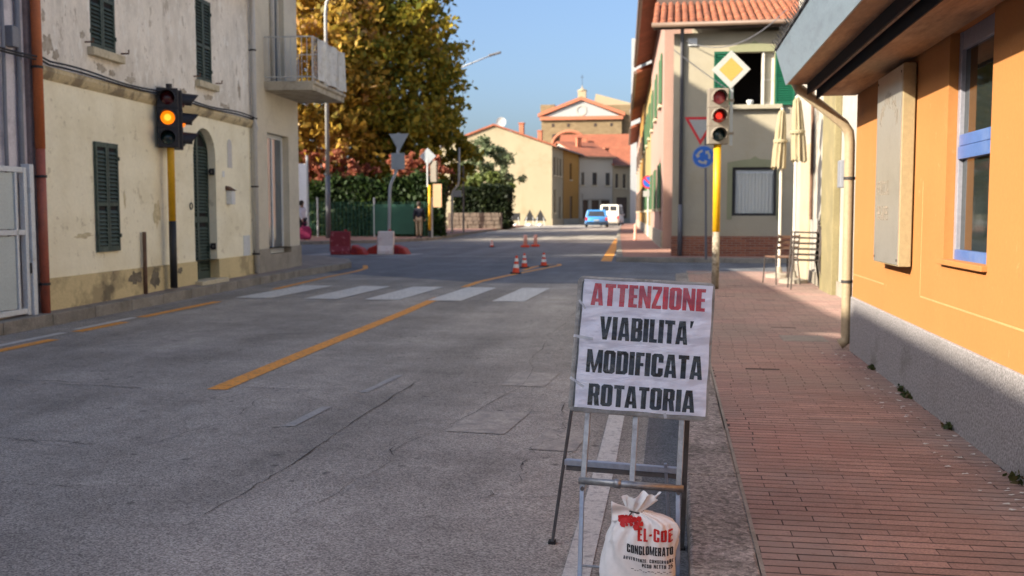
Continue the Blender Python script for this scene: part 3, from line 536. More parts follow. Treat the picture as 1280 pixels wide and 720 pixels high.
# louvred door inside the arch
dm = MB(); dm.box(D0, D0+.05, .13,.175, DB, DS+.05); dm.box(D1-.05, D1, .13,.175, DB, DS+.05); dm.box(cx-.04, cx+.04, .13,.175, DB, DA-.05); dm.box(D0,D1,.135,.17,DB,DB+.14); dm.box(D0,D1,.135,.17,1.15,1.25)
for k in range(n): (x0,z0),(x1,z1) = arc[k], arc[k+1]; dm.prism([(x0,.13,z0-.06),(x1,.13,z1-.06),(x1,.13,z1+.01),(x0,.13,z0+.01)], (0,.04,0))
door = dm.build('door', 'shutter_green', LH)
q = MB(); q.poly([(D0,.172,DB),(D1,.172,DB)] + [(x,.172,z) for x, z in arc[::-1]]); q.build('backing', 'dark_gap', door)
sk = MB(); sk.X = Matrix.Rotation(R(-38),4,'X'); sk.box(-.185,.185,-.004,.004,-.026,.026); sme = sk.mesh('slat', 'shutter_green')
for c in ((D0+.05+cx-.04)/2, (D1-.05+cx+.04)/2):
    z = DB+.18
    while z < 2.42:
        if not 1.1 < z < 1.28: link('slat', sme, door, (c, .152, z))
        z += .056
for z in (.72, 1.98): q = MB(); q.box(D1-.12,D1-.005,.04,.075,z,z+.05); q.box(D1-.035,D1-.005,.02,.1,z-.03,z+.08); q.build('hinge', 'iron_dark', door)
q = MB(); q.box(D0-.1,D1+.1,-.16,.2,.1,DB+.012); q.build('door_step', 'sill_stone', LH, bevel=.01)
q = MB(); q.prism([(5.80,-.008,2.1),(6.0,-.008,2.1),(6.0,-.008,2.5),(5.97,-.008,2.57),(5.90,-.008,2.60),(5.83,-.008,2.57),(5.80,-.008,2.5)], (0,.02,0)); q.build('votive_plaque', 'pipe_white', LH, bevel=.004)
q = MB(); q.box(5.70,5.86,-.11,0,1.46,1.70); mbx = q.build('letter_box', 'metal_white', LH, bevel=.012); q = MB(); q.prism([(5.68,-.13,1.70),(5.68,0,1.78),(5.68,0,1.70)], (.2,0,0)); q.build('letter_box_lid', 'rust', mbx)
q = MB(); q.box(5.55,5.64,-.006,.004,1.93,2.03); q.build('house_number_tile', 'metal_white', LH)
q = MB(); q.box(6.48,6.80,-.012,.004,.44,.90); q.build('meter_hatch', 'metal_white', LH, bevel=.005)
q = MB(); q.tube([(4.2+.05*math.cos(t),-.02,1.42+.05*math.sin(t)) for t in np.linspace(0,2*PI,13)], .009, 6); q.build('tether_ring', 'iron_dark', LH)
q = MB(); q.tube([(2.50,-.05,.12),(2.50,-.05,1.04)], .03, 8); q.build('pipe_stub', 'rust', LH, smooth=True)
def downpipe(parent, s, z0, z1, r, m, y=-.09, split=None, m2=None):
    q = MB(); q.tube([(s,y,z0),(s,y,split or z1)], r, 14); q.build('downpipe', m2 or m, parent, smooth=True)
    if split: q = MB(); q.tube([(s,y,split-.05),(s,y,z1)], r*1.08, 14); q.build('downpipe', m, parent, smooth=True)
    z = z0+.35
    while z < z1:
        q = MB(); q.lathe([(r*1.02,-.015),(r*1.22,-.015),(r*1.22,.015),(r*1.02,.015)], 14, (s,y,z), False); q.box(s-.01,s+.01,y,.02,z-.012,z+.012); q.build('pipe_bracket', 'iron_dark', parent); z += 1.25
downpipe(LH, -.10, .13, 5.35, .052, 'terracotta_pipe', -.085, 2.1, 'copper_pipe')
downpipe(LH, 6.93, .2, 9.3, .045, 'pipe_white')
q = MB(); q.tube([(6.93,-.09,2.78),(6.93,-.13,2.86),(6.90,-.10,3.05)], .03, 8); q.build('pipe_elbow', 'pipe_white', LH)
for s, r_, mm in ((-.33,.03,'pvc_grey'), (-.62,.022,'pvc_grey')):
    q = MB(); q.tube([(s,.0,.3),(s,.0,2.4),(s+.01,.0,2.8),(s,.0,5.35)], r_, 10); q.build('cable_conduit', mm, LH, smooth=True)
q = MB(); q.box(-.52,-.40,-.06,.05,3.15,3.38); q.build('junction_box', 'pvc_grey', LH, bevel=.01)
for dz, amp in ((0,.012),(.035,.02)):
    q = MB(); q.tube([(s,-.095-.01*(dz>0),3.035+dz+amp*math.sin(s*2.3)+.03*(s<0)) for s in np.linspace(-1.6,6.9,60)], .013, 5); q.build('facade_cable', 'iron_dark', LH)
def flake(s, z, w_, h_, y, m_, n_=26):
    ph = [random.uniform(0,6) for _ in range(4)]; rr = lambda a: 1+.22*math.sin(2*a+ph[0])+.18*math.sin(5*a+ph[1])+.12*math.sin(9*a+ph[2])+random.uniform(-.07,.07)
    pts = [(s+w_*r_*math.cos(a), z+h_*r_*math.sin(a)) for a in np.linspace(0,2*PI,n_,endpoint=False) for r_ in (rr(a),)]
    q = MB(); q.prism([(a,y,b) for a, b in pts], (0,.004,0)); q.build('bare_patch', m_, LH)
for s, z, w_, h_ in ((.25,3.3,.09,.13),(.42,3.2,.06,.07),(.18,3.62,.04,.06),(1.5,3.2,.10,.06),(1.78,3.17,.07,.05),(2.3,3.15,.16,.04),(3.3,3.14,.2,.035),(4.0,3.2,.12,.05),(5.0,3.22,.16,.05),(5.7,3.15,.2,.04),(6.4,3.5,.06,.16),(1.05,3.55,.05,.05)): flake(s, z, w_, h_, -.0125, 'flake_grey')
for s, z, w_, h_ in ((2.25,.40,.16,.10),(2.85,.34,.12,.14),(3.7,.42,.10,.04)): flake(s, z, w_, h_, -.0325, 'flake_dark')
flake(3.02, 1.30, .10, .20, -.0025, 'flake_tan'); flake(.95, 1.02, .22, .03, -.0025, 'flake_tan'); flake(2.05, 1.5, .03, .12, -.0025, 'flake_tan')
# the gate at the very left
GT = thing('metal_gate', 'white metal gate with frosted panes at the left edge, beside the copper downpipe', 'gate', FP, FR)
q = MB(); y0 = -.06
q.box(-.46,-.40,y0-.03,y0+.03,.15,1.82); q.box(-1.42,-1.36,y0-.03,y0+.03,.15,1.82)
for z in (.17,1.06,1.76): q.box(-1.36,-.46,y0-.025,y0+.025,z,z+.06)
q.box(-.62,-.58,y0-.025,y0+.025,.23,1.76); q.build('gate_frame', 'metal_white', GT, bevel=.004)
for z0, z1 in ((.24,1.05),(1.13,1.75)):
    q = MB(); q.box(-1.35,-.63,y0-.006,y0+.006,z0,z1); q.build('pane', 'gate_pane', GT)
q = MB(); q.box(-.37,-.29,y0-.05,y0+.06,.14,1.86); q.build('gate_post', 'metal_white', GT, bevel=.006)
q = MB(); q.box(-.40,-.37,y0-.04,y0-.01,.62,.74); q.build('latch', 'iron_dark', GT)

# ---------------------------------------------------------------- the taller corner building with the balcony
CB = thing('corner_building', 'tall cream corner building with a balcony and a shop window, right of the yellow house', 'building', FP, FR)
q = MB(); wall_holes(q, 6.98, 9.77, .62, 9.4, -.012, .25, [(7.83,9.12,.62,2.88), (8.22,8.95,3.82,5.95)]); q.quad((9.77,-.012,0),(9.77,20,0),(9.77,20,9.4),(9.77,-.012,9.4)); q.quad((6.98,-.012,0),(6.98,-.012,9.4),(6.98,20,9.4),(6.98,20,0))
q.build('wall', 'plaster_corner', CB, fix=False)
q = MB(); wall_holes(q, 7.05, 9.80, .05, .62, -.04, .28, [(7.83,9.12,.50,.62)]); q.quad((9.80,-.04,.05),(9.80,3,.05),(9.80,3,.62),(9.80,-.04,.62)); q.quad((7.05,-.04,.62),(7.83,-.04,.62),(7.83,0,.62),(7.05,0,.62)); q.quad((9.12,-.04,.62),(9.80,-.04,.62),(9.80,0,.62),(9.12,0,.62)); q.build('plinth', 'stone_plinth', CB, fix=False)
q = MB(); q.box(7.83,9.12,.12,.17,.50,.60); q.box(7.83,7.90,.12,.17,.60,2.88); q.box(9.05,9.12,.12,.17,.60,2.88); q.box(7.90,9.05,.12,.17,2.80,2.88); q.box(8.44,8.50,.12,.17,.60,2.80); sw = q.build('shop_window', 'metal_white', CB, bevel=.005)
q = MB(); q.box(7.88,9.07,.14,.15,.58,2.83); q.build('pane', 'glass_sky', sw); q = MB(); q.box(7.9,9.05,.155,.165,.58,2.83); q.build('blind', 'curtain', sw)
q = MB(); q.box(8.22,8.28,.1,.16,3.82,5.95); q.box(8.89,8.95,.1,.16,3.82,5.95); q.box(8.55,8.61,.1,.16,3.82,5.95); q.box(8.22,8.95,.1,.16,5.89,5.95); bw = q.build('balcony_window', 'wood_white', CB)
q = MB(); q.box(8.24,8.93,.125,.135,3.84,5.93); q.build('pane', 'glass_sky', bw)
q = MB(); q.tube([(8.12,-.05,3.85),(8.12,-.05,9.3)], .05, 10); q.build('downpipe', 'pipe_white', CB, smooth=True)
q = MB(); q.box(7.0,9.76,.26,19.9,.0,9.38); q.build('house_core', 'dark_gap', CB)
q = MB(); q.prism([(6.4,-.3,9.72),(6.4,3.4,12.2),(6.4,7.1,9.72),(6.4,7.1,9.4),(6.4,-.3,9.4)], (3.39,0,0)); q.prism([(6.4,7.1,9.4),(6.4,7.1,9.7),(6.4,20.4,9.7),(6.4,20.4,9.4)], (3.39,0,0)); q.build('roof', 'roof_far', CB)
q = MB(); q.prism([(7.70,0,3.66),(7.70,-.98,3.66),(7.70,-.98,3.76),(7.70,-1.02,3.78),(7.70,-1.02,3.84),(7.70,0,3.84)], (2.25,0,0)); bal = q.build('balcony', 'balcony_slab', CB, bevel=.015)
q = MB()
for a in ((7.74,0),(7.74,-.96),(9.9,-.96),(9.9,0)): q.box(a[0]-.012,a[0]+.012,a[1]-.012,a[1]+.012,3.84,4.68)
for z in (3.92,4.68): q.box(7.74,7.76,-.96,0,z-.012,z+.012); q.box(7.74,9.9,-.972,-.948,z-.012,z+.012); q.box(9.88,9.9,-.96,0,z-.012,z+.012)
rl = q.build('railing', 'pipe_white', bal)
bm_ = MB(); bm_.box(-.006,.006,-.006,.006,3.84,4.68); bme = bm_.mesh('baluster', 'pipe_white')
for k in range(1,9): link('baluster', bme, rl, (7.75,-.96*k/9,0))
for k in range(1,20): link('baluster', bme, rl, (7.74+2.16*k/20,-.96,0))
q = MB(); nx = 22
for i in range(nx):
    s0 = 7.95+1.95*i/nx; s1 = 7.95+1.95*(i+1)/nx; yy = lambda s: -.985-.03*math.sin(s*9); yb = lambda s: -1.0-.05*math.sin(s*7+1)
    q.quad((s0,yb(s0),3.88),(s1,yb(s1),3.88),(s1,yy(s1),4.70),(s0,yy(s0),4.70))
q.build('net_screen', 'cloth_net', rl)

# ---------------------------------------------------------------- house behind the photographer's left shoulder: it shades the street
NH = thing('neighbour_house', 'two-storey house on the left beyond the gate, outside the view', 'house', (-7.6, 2.35, 0), R(-90))
q = MB(); wall_holes(q, 0, 18, 0, 6.0, 0, .15, [(a, a+.9, b, b+1.4) for a in (1.6,4.6,7.6,10.6,13.6) for b in (.9,3.7)])
NH.rotation_euler = (0,0,R(-90)); NH.scale = (1,-1,1)
q.quad((0,0,0),(0,9,0),(0,9,6.0),(0,0,6.0)); q.build('wall', 'plaster_corner', NH, fix=False)
q = MB(); q.box(.02,18,.16,9,0,5.95); q.build('house_core', 'dark_gap', NH)
q = MB(); q.prism([(0,-.3,6.02),(0,4.5,7.9),(0,9.3,6.02),(0,9.3,5.9),(0,-.3,5.9)], (18,0,0)); q.build('roof', 'roof_far', NH)

SH = thing('side_street_house', 'tall house on the side street behind the corner building, outside the view', 'house', (-18.2, 20.6, 0), 0)  # unseen block, added to keep the sun off the crossing
q = MB(); q.box(-14,0,0,9.4,0,12.6); q.build('wall', 'plaster_corner', SH); q = MB(); q.prism([(-14.4,-.3,12.6),(-14.4,4.7,14.2),(-14.4,9.7,12.6)], (14.8,0,0)); q.build('roof', 'roof_far', SH)
for k in range(4):
    for z in (1.2,4.8,8.4): q = MB(); q.box(.01,.06,1.2+2*k,2.1+2*k,z,z+1.6); q.build('window', 'glass_far', SH)

# ---------------------------------------------------------------- orange building on the right; local x runs towards the camera
OB = thing('orange_building', 'low orange building with a granite plinth, blue window and overhanging grey canopy', 'building', (1.52, 8.77, 0), R(-90))
WS0, WS1 = 2.82, 3.60
q = MB(); wall_holes(q, 0, 11, .60, 2.30, 0, .10, [(WS0, WS1, 1.04, 2.30)]); q.quad((0,0,.1),(0,0,2.3),(0,6,2.3),(0,6,.1)); q.build('wall', 'orange_wall', OB, fix=False)
q = MB(); q.box(.0,11,-.015,.2,.05,.60); q.build('plinth', 'granite_plinth', OB, bevel=.008)
q = MB(); q.box(.01,11,.12,6,.05,2.28); q.build('building_core', 'dark_gap', OB)
def bar(mb, s0, s1, z0, z1, y0=.055, y1=.10): mb.box(s0, s1, y0, y1, z0, z1)
q = MB(); bar(q, WS0, WS0+.05, 1.04, 2.30, .05); bar(q, WS1-.05, WS1, 1.04, 2.30, .05); bar(q, WS0+.05, WS1-.05, 2.2, 2.30); wf = q.build('window', 'alu_grey', OB, bevel=.003)
q = MB(); bar(q, WS0+.05, WS1-.05, 1.04, 1.10, .045); q.build('bottom_rail', 'alu_blue', wf, bevel=.003)
q = MB(); bar(q, WS0+.05, WS1-.05, 1.60, 1.67, .045); q.build('transom', 'alu_blue', wf, bevel=.003)
q = MB(); bar(q, WS0+.05, WS1-.05, 1.673, 1.735, .05); q.build('transom', 'alu_blue', wf, bevel=.003)
for z0, z1 in ((1.10,1.60),(1.735,2.2)): q = MB(); bar(q, WS0+.05, WS1-.05, z0, z1, .074, .08); q.build('pane', 'glass_dark', wf)
q = MB(); bar(q, WS0-.02, WS1+.02, 1.015, 1.045, -.03, .06); q.build('window_sill', 'orange_wall', OB, bevel=.004)
for s0, s1 in ((.02,1.25),(2.32,11)): q = MB(); q.box(s0, s1, -.002, .004, .785, .795); q.build('render_joint', 'joint_cream', OB)
q = MB(); q.box(2.31,2.318,-.0025,.004,.79,1.5); q.build('render_joint', 'joint_cream', OB)
# canopy: outer soffit, slot with awning rail, lower inner soffit, leaning fascia
q = MB(); q.box(0,11,-.32,-.012,2.285,2.52); q.box(0,11,-.012,6,2.305,2.52); q.build('soffit', 'soffit', OB)
q = MB(); q.box(0,11,-.575,-.40,2.385,2.52); q.box(0,11,-.40,-.32,2.47,2.52); q.build('soffit', 'soffit', OB)
q = MB(); q.box(.01,11,-.398,-.322,2.462,2.468); q.build('awning_slot', 'dark_gap', OB)
q = MB(); q.box(0,11,-.41,-.40,2.30,2.47); q.box(-.02,11,-.33,-.321,2.26,2.47); q.build('slot_side', 'dark_gap', OB)
q = MB(); q.tube([(-.06,-.36,2.335),(11,-.36,2.335)], .014, 8); q.build('awning_rail', 'soffit_rail', OB, smooth=True)
q = MB(); q.prism([(-.0,-.585,2.38),(-.0,-.675,2.67),(-.0,-.66,2.675),(-.0,-.57,2.385)], (11,0,0)); fas = q.build('fascia', 'fascia_metal', OB)
q = MB(); q.prism([(0,-.57,2.525),(0,-.60,2.64),(0,6,2.75),(0,6,2.525)], (11,0,0)); q.build('roof', 'gutter_grey', OB)
q = MB(); q.box(-.006,0,-.575,0,2.385,2.52); q.build('canopy_end', 'soffit', OB)
q = MB()
for k in range(220):
    s = .03+k*.045
    for a in (-.6,-.15,.35):
        q.beam((s,-.662,2.66),(s+random.gauss(0,.016),-.662+a*.09,2.66+random.uniform(.05,.085)), .003, .003)
    if k % 6 == 0: q.beam((s,-.68,2.672),(s+.27,-.68,2.672), .014, .012); q.beam((s,-.685,2.665),(s+.03,-.70,2.63), .004, .004)
tag(q.build('bird_spikes', 'iron_dark', fas, fix=False), kind='stuff')
# big cream downpipe at the far corner
q = MB(); q.tube([(-.05,-.50,2.42),(-.06,-.47,2.36),(-.10,-.09,2.06),(-.10,-.045,1.99),(-.10,-.035,1.90),(-.10,-.028,.26),(-.10,-.03,.21),(-.10,-.08,.175)], .043, 16); dp = q.build('downpipe', 'pipe_cream', OB, smooth=True)
for z in (1.6,.72): q = MB(); q.lathe([(.044,-.012),(.049,-.012),(.049,.012),(.044,.012)], 16, (-.10,-.032,z), False); q.build('pipe_bracket', 'iron_dark', dp)
# advertising box on the wall
SB = thing('sign_box', 'shallow metal sign box with faded lettering, bolted to the orange wall beside the blue window', 'sign box', (1.52, 8.77, 0), R(-90))
q = MB(); q.box(1.34,2.08,-.012,-.004,.965,2.245); q.box(1.32,2.10,-.088,-.012,.96,2.25); q.build('box_body', 'box_cream', SB, bevel=.004)
q = MB(); q.box(1.332,2.092,-.093,-.0885,.97,2.24); fpn = q.build('face_panel', 'sign_steel', SB)
for s, z in ((1.36,1.0),(2.07,1.0),(1.36,2.2),(2.07,2.2)): q = MB(); q.X = Matrix.Translation((s,-.094,z)) @ Matrix.Rotation(R(90),4,'X'); q.lathe([(.008,0),(.008,.003)], 8); q.build('screw', 'iron_dark', fpn)
q = MB()
for txt, s0, z0, w_, h_ in (('BAR', 1.42,1.26,.36,.09), ('PIZZA', 1.40,1.43,.40,.09)):
    ps, W_ = text_polys(txt)
    for k, p in enumerate(ps):
        P3 = [(s0+x/W_*w_, -.0945-k*.00004, z0+y_*h_) for x, y_ in p]
        for i in range(len(P3)):
            if (i+k) % 4: q.beam(P3[i], P3[(i+1)%len(P3)], .006, .0006, (0,1,0))
for k in range(11):
    t = PI*(.12+.76*k/10); c_ = Vector((1.71-.27*math.cos(t), -.0945, 1.86+.20*math.sin(t)))
    for j in range(3): q.beam(c_+Vector((random.uniform(-.03,.03),0,random.uniform(-.05,.05))), c_+Vector((random.uniform(-.03,.03),0,random.uniform(-.06,.06))), .007, .0006, (0,1,0))
tag(q.build('faded_lettering', 'faded_ink', fpn, fix=False), kind='stuff')
# weeds and crumbs along the foot of the plinth
wd = np.concatenate([np.array([[1.49,y_,.15]])+rng.normal(size=(40,3))*[.012,.04,.016] for y_ in (6.55,5.62,6.75,4.55,7.7)]); wd[:,2] = np.abs(wd[:,2]-.14)+.142
tag(leaf_mesh('wall_weeds', wd, .014, 'weed'), 'small weeds and dead leaves growing along the foot of the granite plinth', 'weeds', kind='stuff')
q = MB()
for k in range(90):
    x, y_ = random.uniform(1.25,1.5), random.uniform(4,8.6); r_ = random.uniform(.003,.012); a = random.uniform(0,6)
    q.poly([(x+r_*1.6*math.cos(a+t), y_+r_*math.sin(a+t*1.1), .1425+.002*(t%2)) for t in (0,1.3,2.4,3.9,5)])
tag(q.build('leaf_litter', 'paint_old', fix=False), 'scattered bits of litter on the brick pavement by the plinth', 'litter', kind='stuff')

# ---------------------------------------------------------------- white building set back beyond it
WB = thing('white_building', 'white plastered building with beige and olive pilasters, set back behind the cream downpipe', 'building', (2.35, 20.0, 0), R(-90))
q = MB(); q.box(0,11.2,0,8,0,8.5); q.build('wall', 'white_plaster', WB)
for s0, s1, m_, d_ in ((1.25,2.25,'beige_plaster',.06), (4.15,5.3,'olive_plaster',.10)):
    q = MB(); q.box(s0,s1,-d_,.0,0,4.2 if m_[0]=='o' else 2.5); q.build('pilaster', m_, WB, bevel=.012)
q = MB(); q.box(-.02,11.2,-.03,.0,0,.34); q.build('plinth', 'stone_plinth', WB)
q = MB(); q.tube([(2.5,-.03,1.2),(2.5,-.03,2.6),(2.42,-.03,3.4)], .025, 8); q.build('waste_pipe', 'rust', WB)
q = MB(); q.box(5.75,6.0,-.12,0,1.65,2.02); q.build('meter_box', 'pvc_grey', WB, bevel=.01)
q = MB()
for k in range(26):
    z = random.choice((random.uniform(1.5,3.0), random.uniform(2.6,3.2))); s = 2.75+random.gauss(0,.12); r_ = random.uniform(.02,.07)
    q.poly([(s+r_*.6*math.cos(t)*random.uniform(.6,1.2), -.003-.0002*k, z+r_*1.8*math.sin(t)*random.uniform(.6,1.2)) for t in np.linspace(0,5.4,7)])
q.build('bare_patch', 'stone_plinth', WB, fix=False)
def folded_parasol(loc, label, hgt, lean):
    t = thing('folded_parasol', label, 'parasol', loc, 0, 'folded parasols')
    q = MB(); q.tube([(0,0,0),(0,0,hgt)], .024, 8); q.build('pole', 'wood_white', t)
    q = MB(); q.lathe([(.24,0),(.24,.06),(.06,.09),(.04,.2)], 16); q.build('base', 'stone_plinth', t)
    rings = []; nn = 36
    for f, r_ in ((0,.02),(.06,.05),(.35,.075),(.7,.095),(1,.10)):
        rings.append([((r_*(1+.35*math.cos(9*a+f*1.5)))*math.cos(a)+lean*f*.05, (r_*(1+.35*math.cos(9*a+f*1.5)))*math.sin(a), hgt-.02-f*1.05+.03*math.cos(9*a)*(f>.9)) for a in np.linspace(0,2*PI,nn,endpoint=False)])
    q = MB(); q.loft(rings, False); q.build('canopy', 'fabric_cream', t, smooth=True)
    q = MB(); q.lathe([(.12,0),(.125,.03),(.12,.06)], 16, (lean*.02,0,hgt-.62), False); q.build('tie_strap', 'fabric_cream', t)
    return t
folded_parasol((2.02,17.2,.14), 'folded cream parasol against the beige pilaster', 3.1, 1)
folded_parasol((1.93,18.6,.14), 'folded cream parasol at the far corner of the white building', 3.05, -1)
# ---------------------------------------------------------------- cafe chairs
def stack_chair(loc, rz, label, group, wood=False):
    t = thing('cafe_chair', label, 'chair', loc, rz, group); m_ = 'chair_steel'
    q = MB(); q.prism([(-.2,-.2,.44),(.2,-.2,.44),(.19,.2,.43),(-.19,.2,.43)], (0,0,.02)); q.build('seat', 'chair_wood' if wood else m_, t, bevel=.008)
    for sx in (-1,1):
        q = MB(); q.tube([(sx*.2,-.19,.44),(sx*.22,-.22,0)], .011, 8); q.build('leg', m_, t)
        q = MB(); q.tube([(sx*.19,.19,.44),(sx*.21,.26,0)], .011, 8); q.build('leg', m_, t)
        q = MB(); q.tube([(sx*.19,.19,.43),(sx*.19,.22,.6),(sx*.18,.27,.82)], .011, 8); q.build('back_post', m_, t)
    for z in (.58,.67,.76):
        q = MB(); y_ = .215+(z-.6)*.23; q.box(-.19,.19,y_-.006,y_+.006,z,z+.045); q.build('back_slat', 'chair_wood' if wood else m_, t)
    return t
stack_chair((1.80,17.0,.14), R(200), 'brown metal cafe chair standing alone on the pavement by the white building', 'cafe chairs', True)
names = ['bottom chair', 'second chair from the bottom', 'third chair from the bottom', 'fourth chair from the bottom', 'fifth chair from the bottom', 'top chair']
for k in range(6):
    stack_chair((2.03+.004*k, 15.9+.012*k, .14+.085*k), R(-92+random.uniform(-2,2)), names[k]+' of the dark stack against the olive pilaster', 'stacked cafe chairs')

# ---------------------------------------------------------------- house facing us across the side street
CH = thing('tiled_house', 'cream house with tiled roof and open green-shuttered window, behind the right traffic light', 'house', (0, 28.0, 0), 0)
q = MB(); wall_holes(q, 0, 9, .68, 6.2, 0, .22, [(1.62,2.68,4.25,5.66), (1.62,2.80,1.24,2.56)]); q.quad((0,0,.1),(0,0,6.2),(0,6,6.2),(0,6,.1)); q.build('wall', 'house_cream', CH, fix=False)
q = MB(); q.box(-.02,9,-.03,.1,.1,.68); q.build('plinth', 'brick_plinth', CH)
q = MB(); q.box(.05,9,2.2,6,.1,6.2); q.box(.05,1.2,.3,2.2,.1,6.2); q.build('house_core', 'room_dark', CH)
q = MB(); q.box(1.2,9,.25,2.2,6.1,6.2); q.box(1.2,9,.25,2.2,3.0,3.2); q.build('ceiling', 'room_dark', CH)
def surround(z0, z1, x0, x1, orn):
    q = MB(); y_ = -.025
    q.box(x0-.14,x0-.002,y_,.0,z0-.1,z1+.14); q.box(x1+.002,x1+.14,y_,.0,z0-.1,z1+.14); q.box(x0-.002,x1+.002,y_,.0,z1+.002,z1+.14)
    cx_ = (x0+x1)/2; q.prism([(x0-.1,y_,z1+.14),(x1+.1,y_,z1+.14),(cx_+.35,y_,z1+.2),(cx_+.12,y_,z1+.22),(cx_,y_,z1+.3),(cx_-.12,y_,z1+.22),(cx_-.35,y_,z1+.2)], (0,.02,0))
    q.build('window_surround', 'surround_green', CH)
surround(4.25,5.66,1.62,2.68,1); surround(1.24,2.56,1.62,2.80,0)
q = MB(); q.box(1.4,2.9,-.16,.12,4.12,4.24); q.build('window_sill', 'house_cream', CH, bevel=.01)
q = MB(); q.lathe([(.07,0),(.1,.09),(.08,.12)], 10, (2.05,-.06,4.245)); q.build('flower_pot', 'metal_white', CH)
def open_shutter(x0, x1, z0, z1):
    f = MB(); f.box(x0,x0+.05,-.075,-.03,z0,z1); f.box(x1-.05,x1,-.075,-.03,z0,z1); f.box(x0+.05,x1-.05,-.073,-.032,z0,z0+.07); f.box(x0+.05,x1-.05,-.073,-.032,z1-.07,z1); f.box(x0+.05,x1-.05,-.035,-.031,z0+.07,z1-.07)
    o = f.build('shutter', 'shutter_bright', CH); k = MB(); k.X = Matrix.Rotation(R(-35),4,'X'); k.box(-(x1-x0)/2+.05,(x1-x0)/2-.05,-.005,.005,-.03,.03); me = k.mesh('slat','shutter_bright'); z = z0+.1
    while z < z1-.09: link('slat', me, o, ((x0+x1)/2,-.053,z)); z += .062
open_shutter(1.08,1.60,4.22,5.68); open_shutter(2.70,3.22,4.22,5.68)
q = MB(); q.box(2.36,2.42,.02,.24,4.25,5.66); q.box(2.36,2.68,.15,.2,4.25,4.33); q.box(2.36,2.68,.15,.2,5.58,5.66); q.box(2.62,2.68,.15,.2,4.33,5.58); q.box(2.42,2.62,.15,.2,4.9,4.95); ic = q.build('casement', 'wood_white', CH); q = MB(); q.box(2.42,2.62,.17,.18,4.33,5.58); q.build('pane', 'curtain', ic)
q = MB()
for a, b, c, d in ((1.62,1.70,1.24,2.56),(2.72,2.80,1.24,2.56),(1.70,2.72,1.24,1.31),(1.70,2.72,2.49,2.56)): q.box(a,b,.03,.10,c,d)
gw = q.build('window', 'iron_dark', CH); q = MB(); q.box(1.70,2.72,.06,.066,1.31,2.49); mg = q.build('pane', 'glass_far', gw)
gp = bpy.data.materials.new('glass_clear'); gp.use_nodes = True; gb = gp.node_tree.nodes['Principled BSDF']; gb.inputs['Base Color'].default_value = (.8,.85,.85,1); gb.inputs['Roughness'].default_value = .03; gb.inputs['Alpha'].default_value = .22; gb.inputs['Specular IOR Level'].default_value = .8
MATS['glass_clear'] = gp; mg.data.materials.clear(); mg.data.materials.append(gp)
q = MB(); nn = 60
for i in range(nn):
    a = 1.72+.98*i/nn; b = 1.72+.98*(i+1)/nn; yy = lambda x: .17+.02*math.sin(x*70)+.008*math.sin(x*31)
    q.quad((a,yy(a),1.3),(b,yy(b),1.3),(b,yy(b),2.40),(a,yy(a),2.40))
q.build('curtain', 'curtain', gw, smooth=True)
q = MB(); q.box(1.7,2.72,.1,.14,2.40,2.49); q.build('blind_box', 'metal_white', gw)
for s in (.22,): q = MB(); q.tube([(s,-.35,6.36),(s,-.34,6.28),(s,-.07,6.05),(s,-.07,1.4)], .05, 10); q.tube([(s,-.07,1.55),(s,-.07,.15)], .066, 10); q.build('downpipe', 'gutter_grey', CH, smooth=True)
q = MB(); q.box(.38,.62,-.05,0,5.86,6.06); q.build('junction_box', 'metal_white', CH)
for a, b, sag in (((.3,-.1,6.0),(2.8,-1.6,6.45),.5), ((.0,-.1,5.75),(1.5,-.3,4.6),.02)):
    q = MB(); q.tube([Vector(a).lerp(Vector(b),t)-Vector((0,0,sag*4*t*(1-t))) for t in np.linspace(0,1,14)], .012, 5); q.build('facade_cable', 'gutter_grey', CH)
# roof: boards, gutter and rows of curved tiles
q = MB(); q.prism([(-.55,-.42,6.34),(-.55,6.4,8.75),(-.55,6.4,8.65),(-.55,-.42,6.24)], (9.6,0,0)); rfb = q.build('roof', 'wood_dark', CH)
q = MB(); q.tube([(-.6,-.47,6.36),(9,-.47,6.36)], .07, 10); q.build('gutter', 'gutter_metal', CH, smooth=True)
q = MB(); sl = math.atan2(8.75-6.34, 6.82)
for i in range(48):
    for j in range(9):
        x = -.5+i*.2; d0 = j*.42; c0 = Vector((x, -.46+d0*math.cos(sl), 6.37+d0*math.sin(sl)+.012*random.random())); dv = Vector((0,math.cos(sl),math.sin(sl)))*.47
        rr = .088+random.uniform(-.006,.006); rr2 = rr*.8
        va = [c0+Vector((rr*math.cos(t),-rr*math.sin(t)*math.sin(sl)*.3,rr*math.sin(t)*.9)) for t in np.linspace(0,PI,6)]; vb = [c0+dv+Vector((rr2*math.cos(t),0,rr2*math.sin(t)*.9)) for t in np.linspace(0,PI,6)]
        q.add(va+vb, [(k,k+1,7+k,6+k) for k in range(5)]); q.poly(va)
tag(q.build('roof_tiles', 'roof_tile', CH, fix=False), kind='stuff')
q = MB(); q.box(.6,4.5,5.5,9,6.2,11); q.build('rear_wall', 'house_cream', CH)

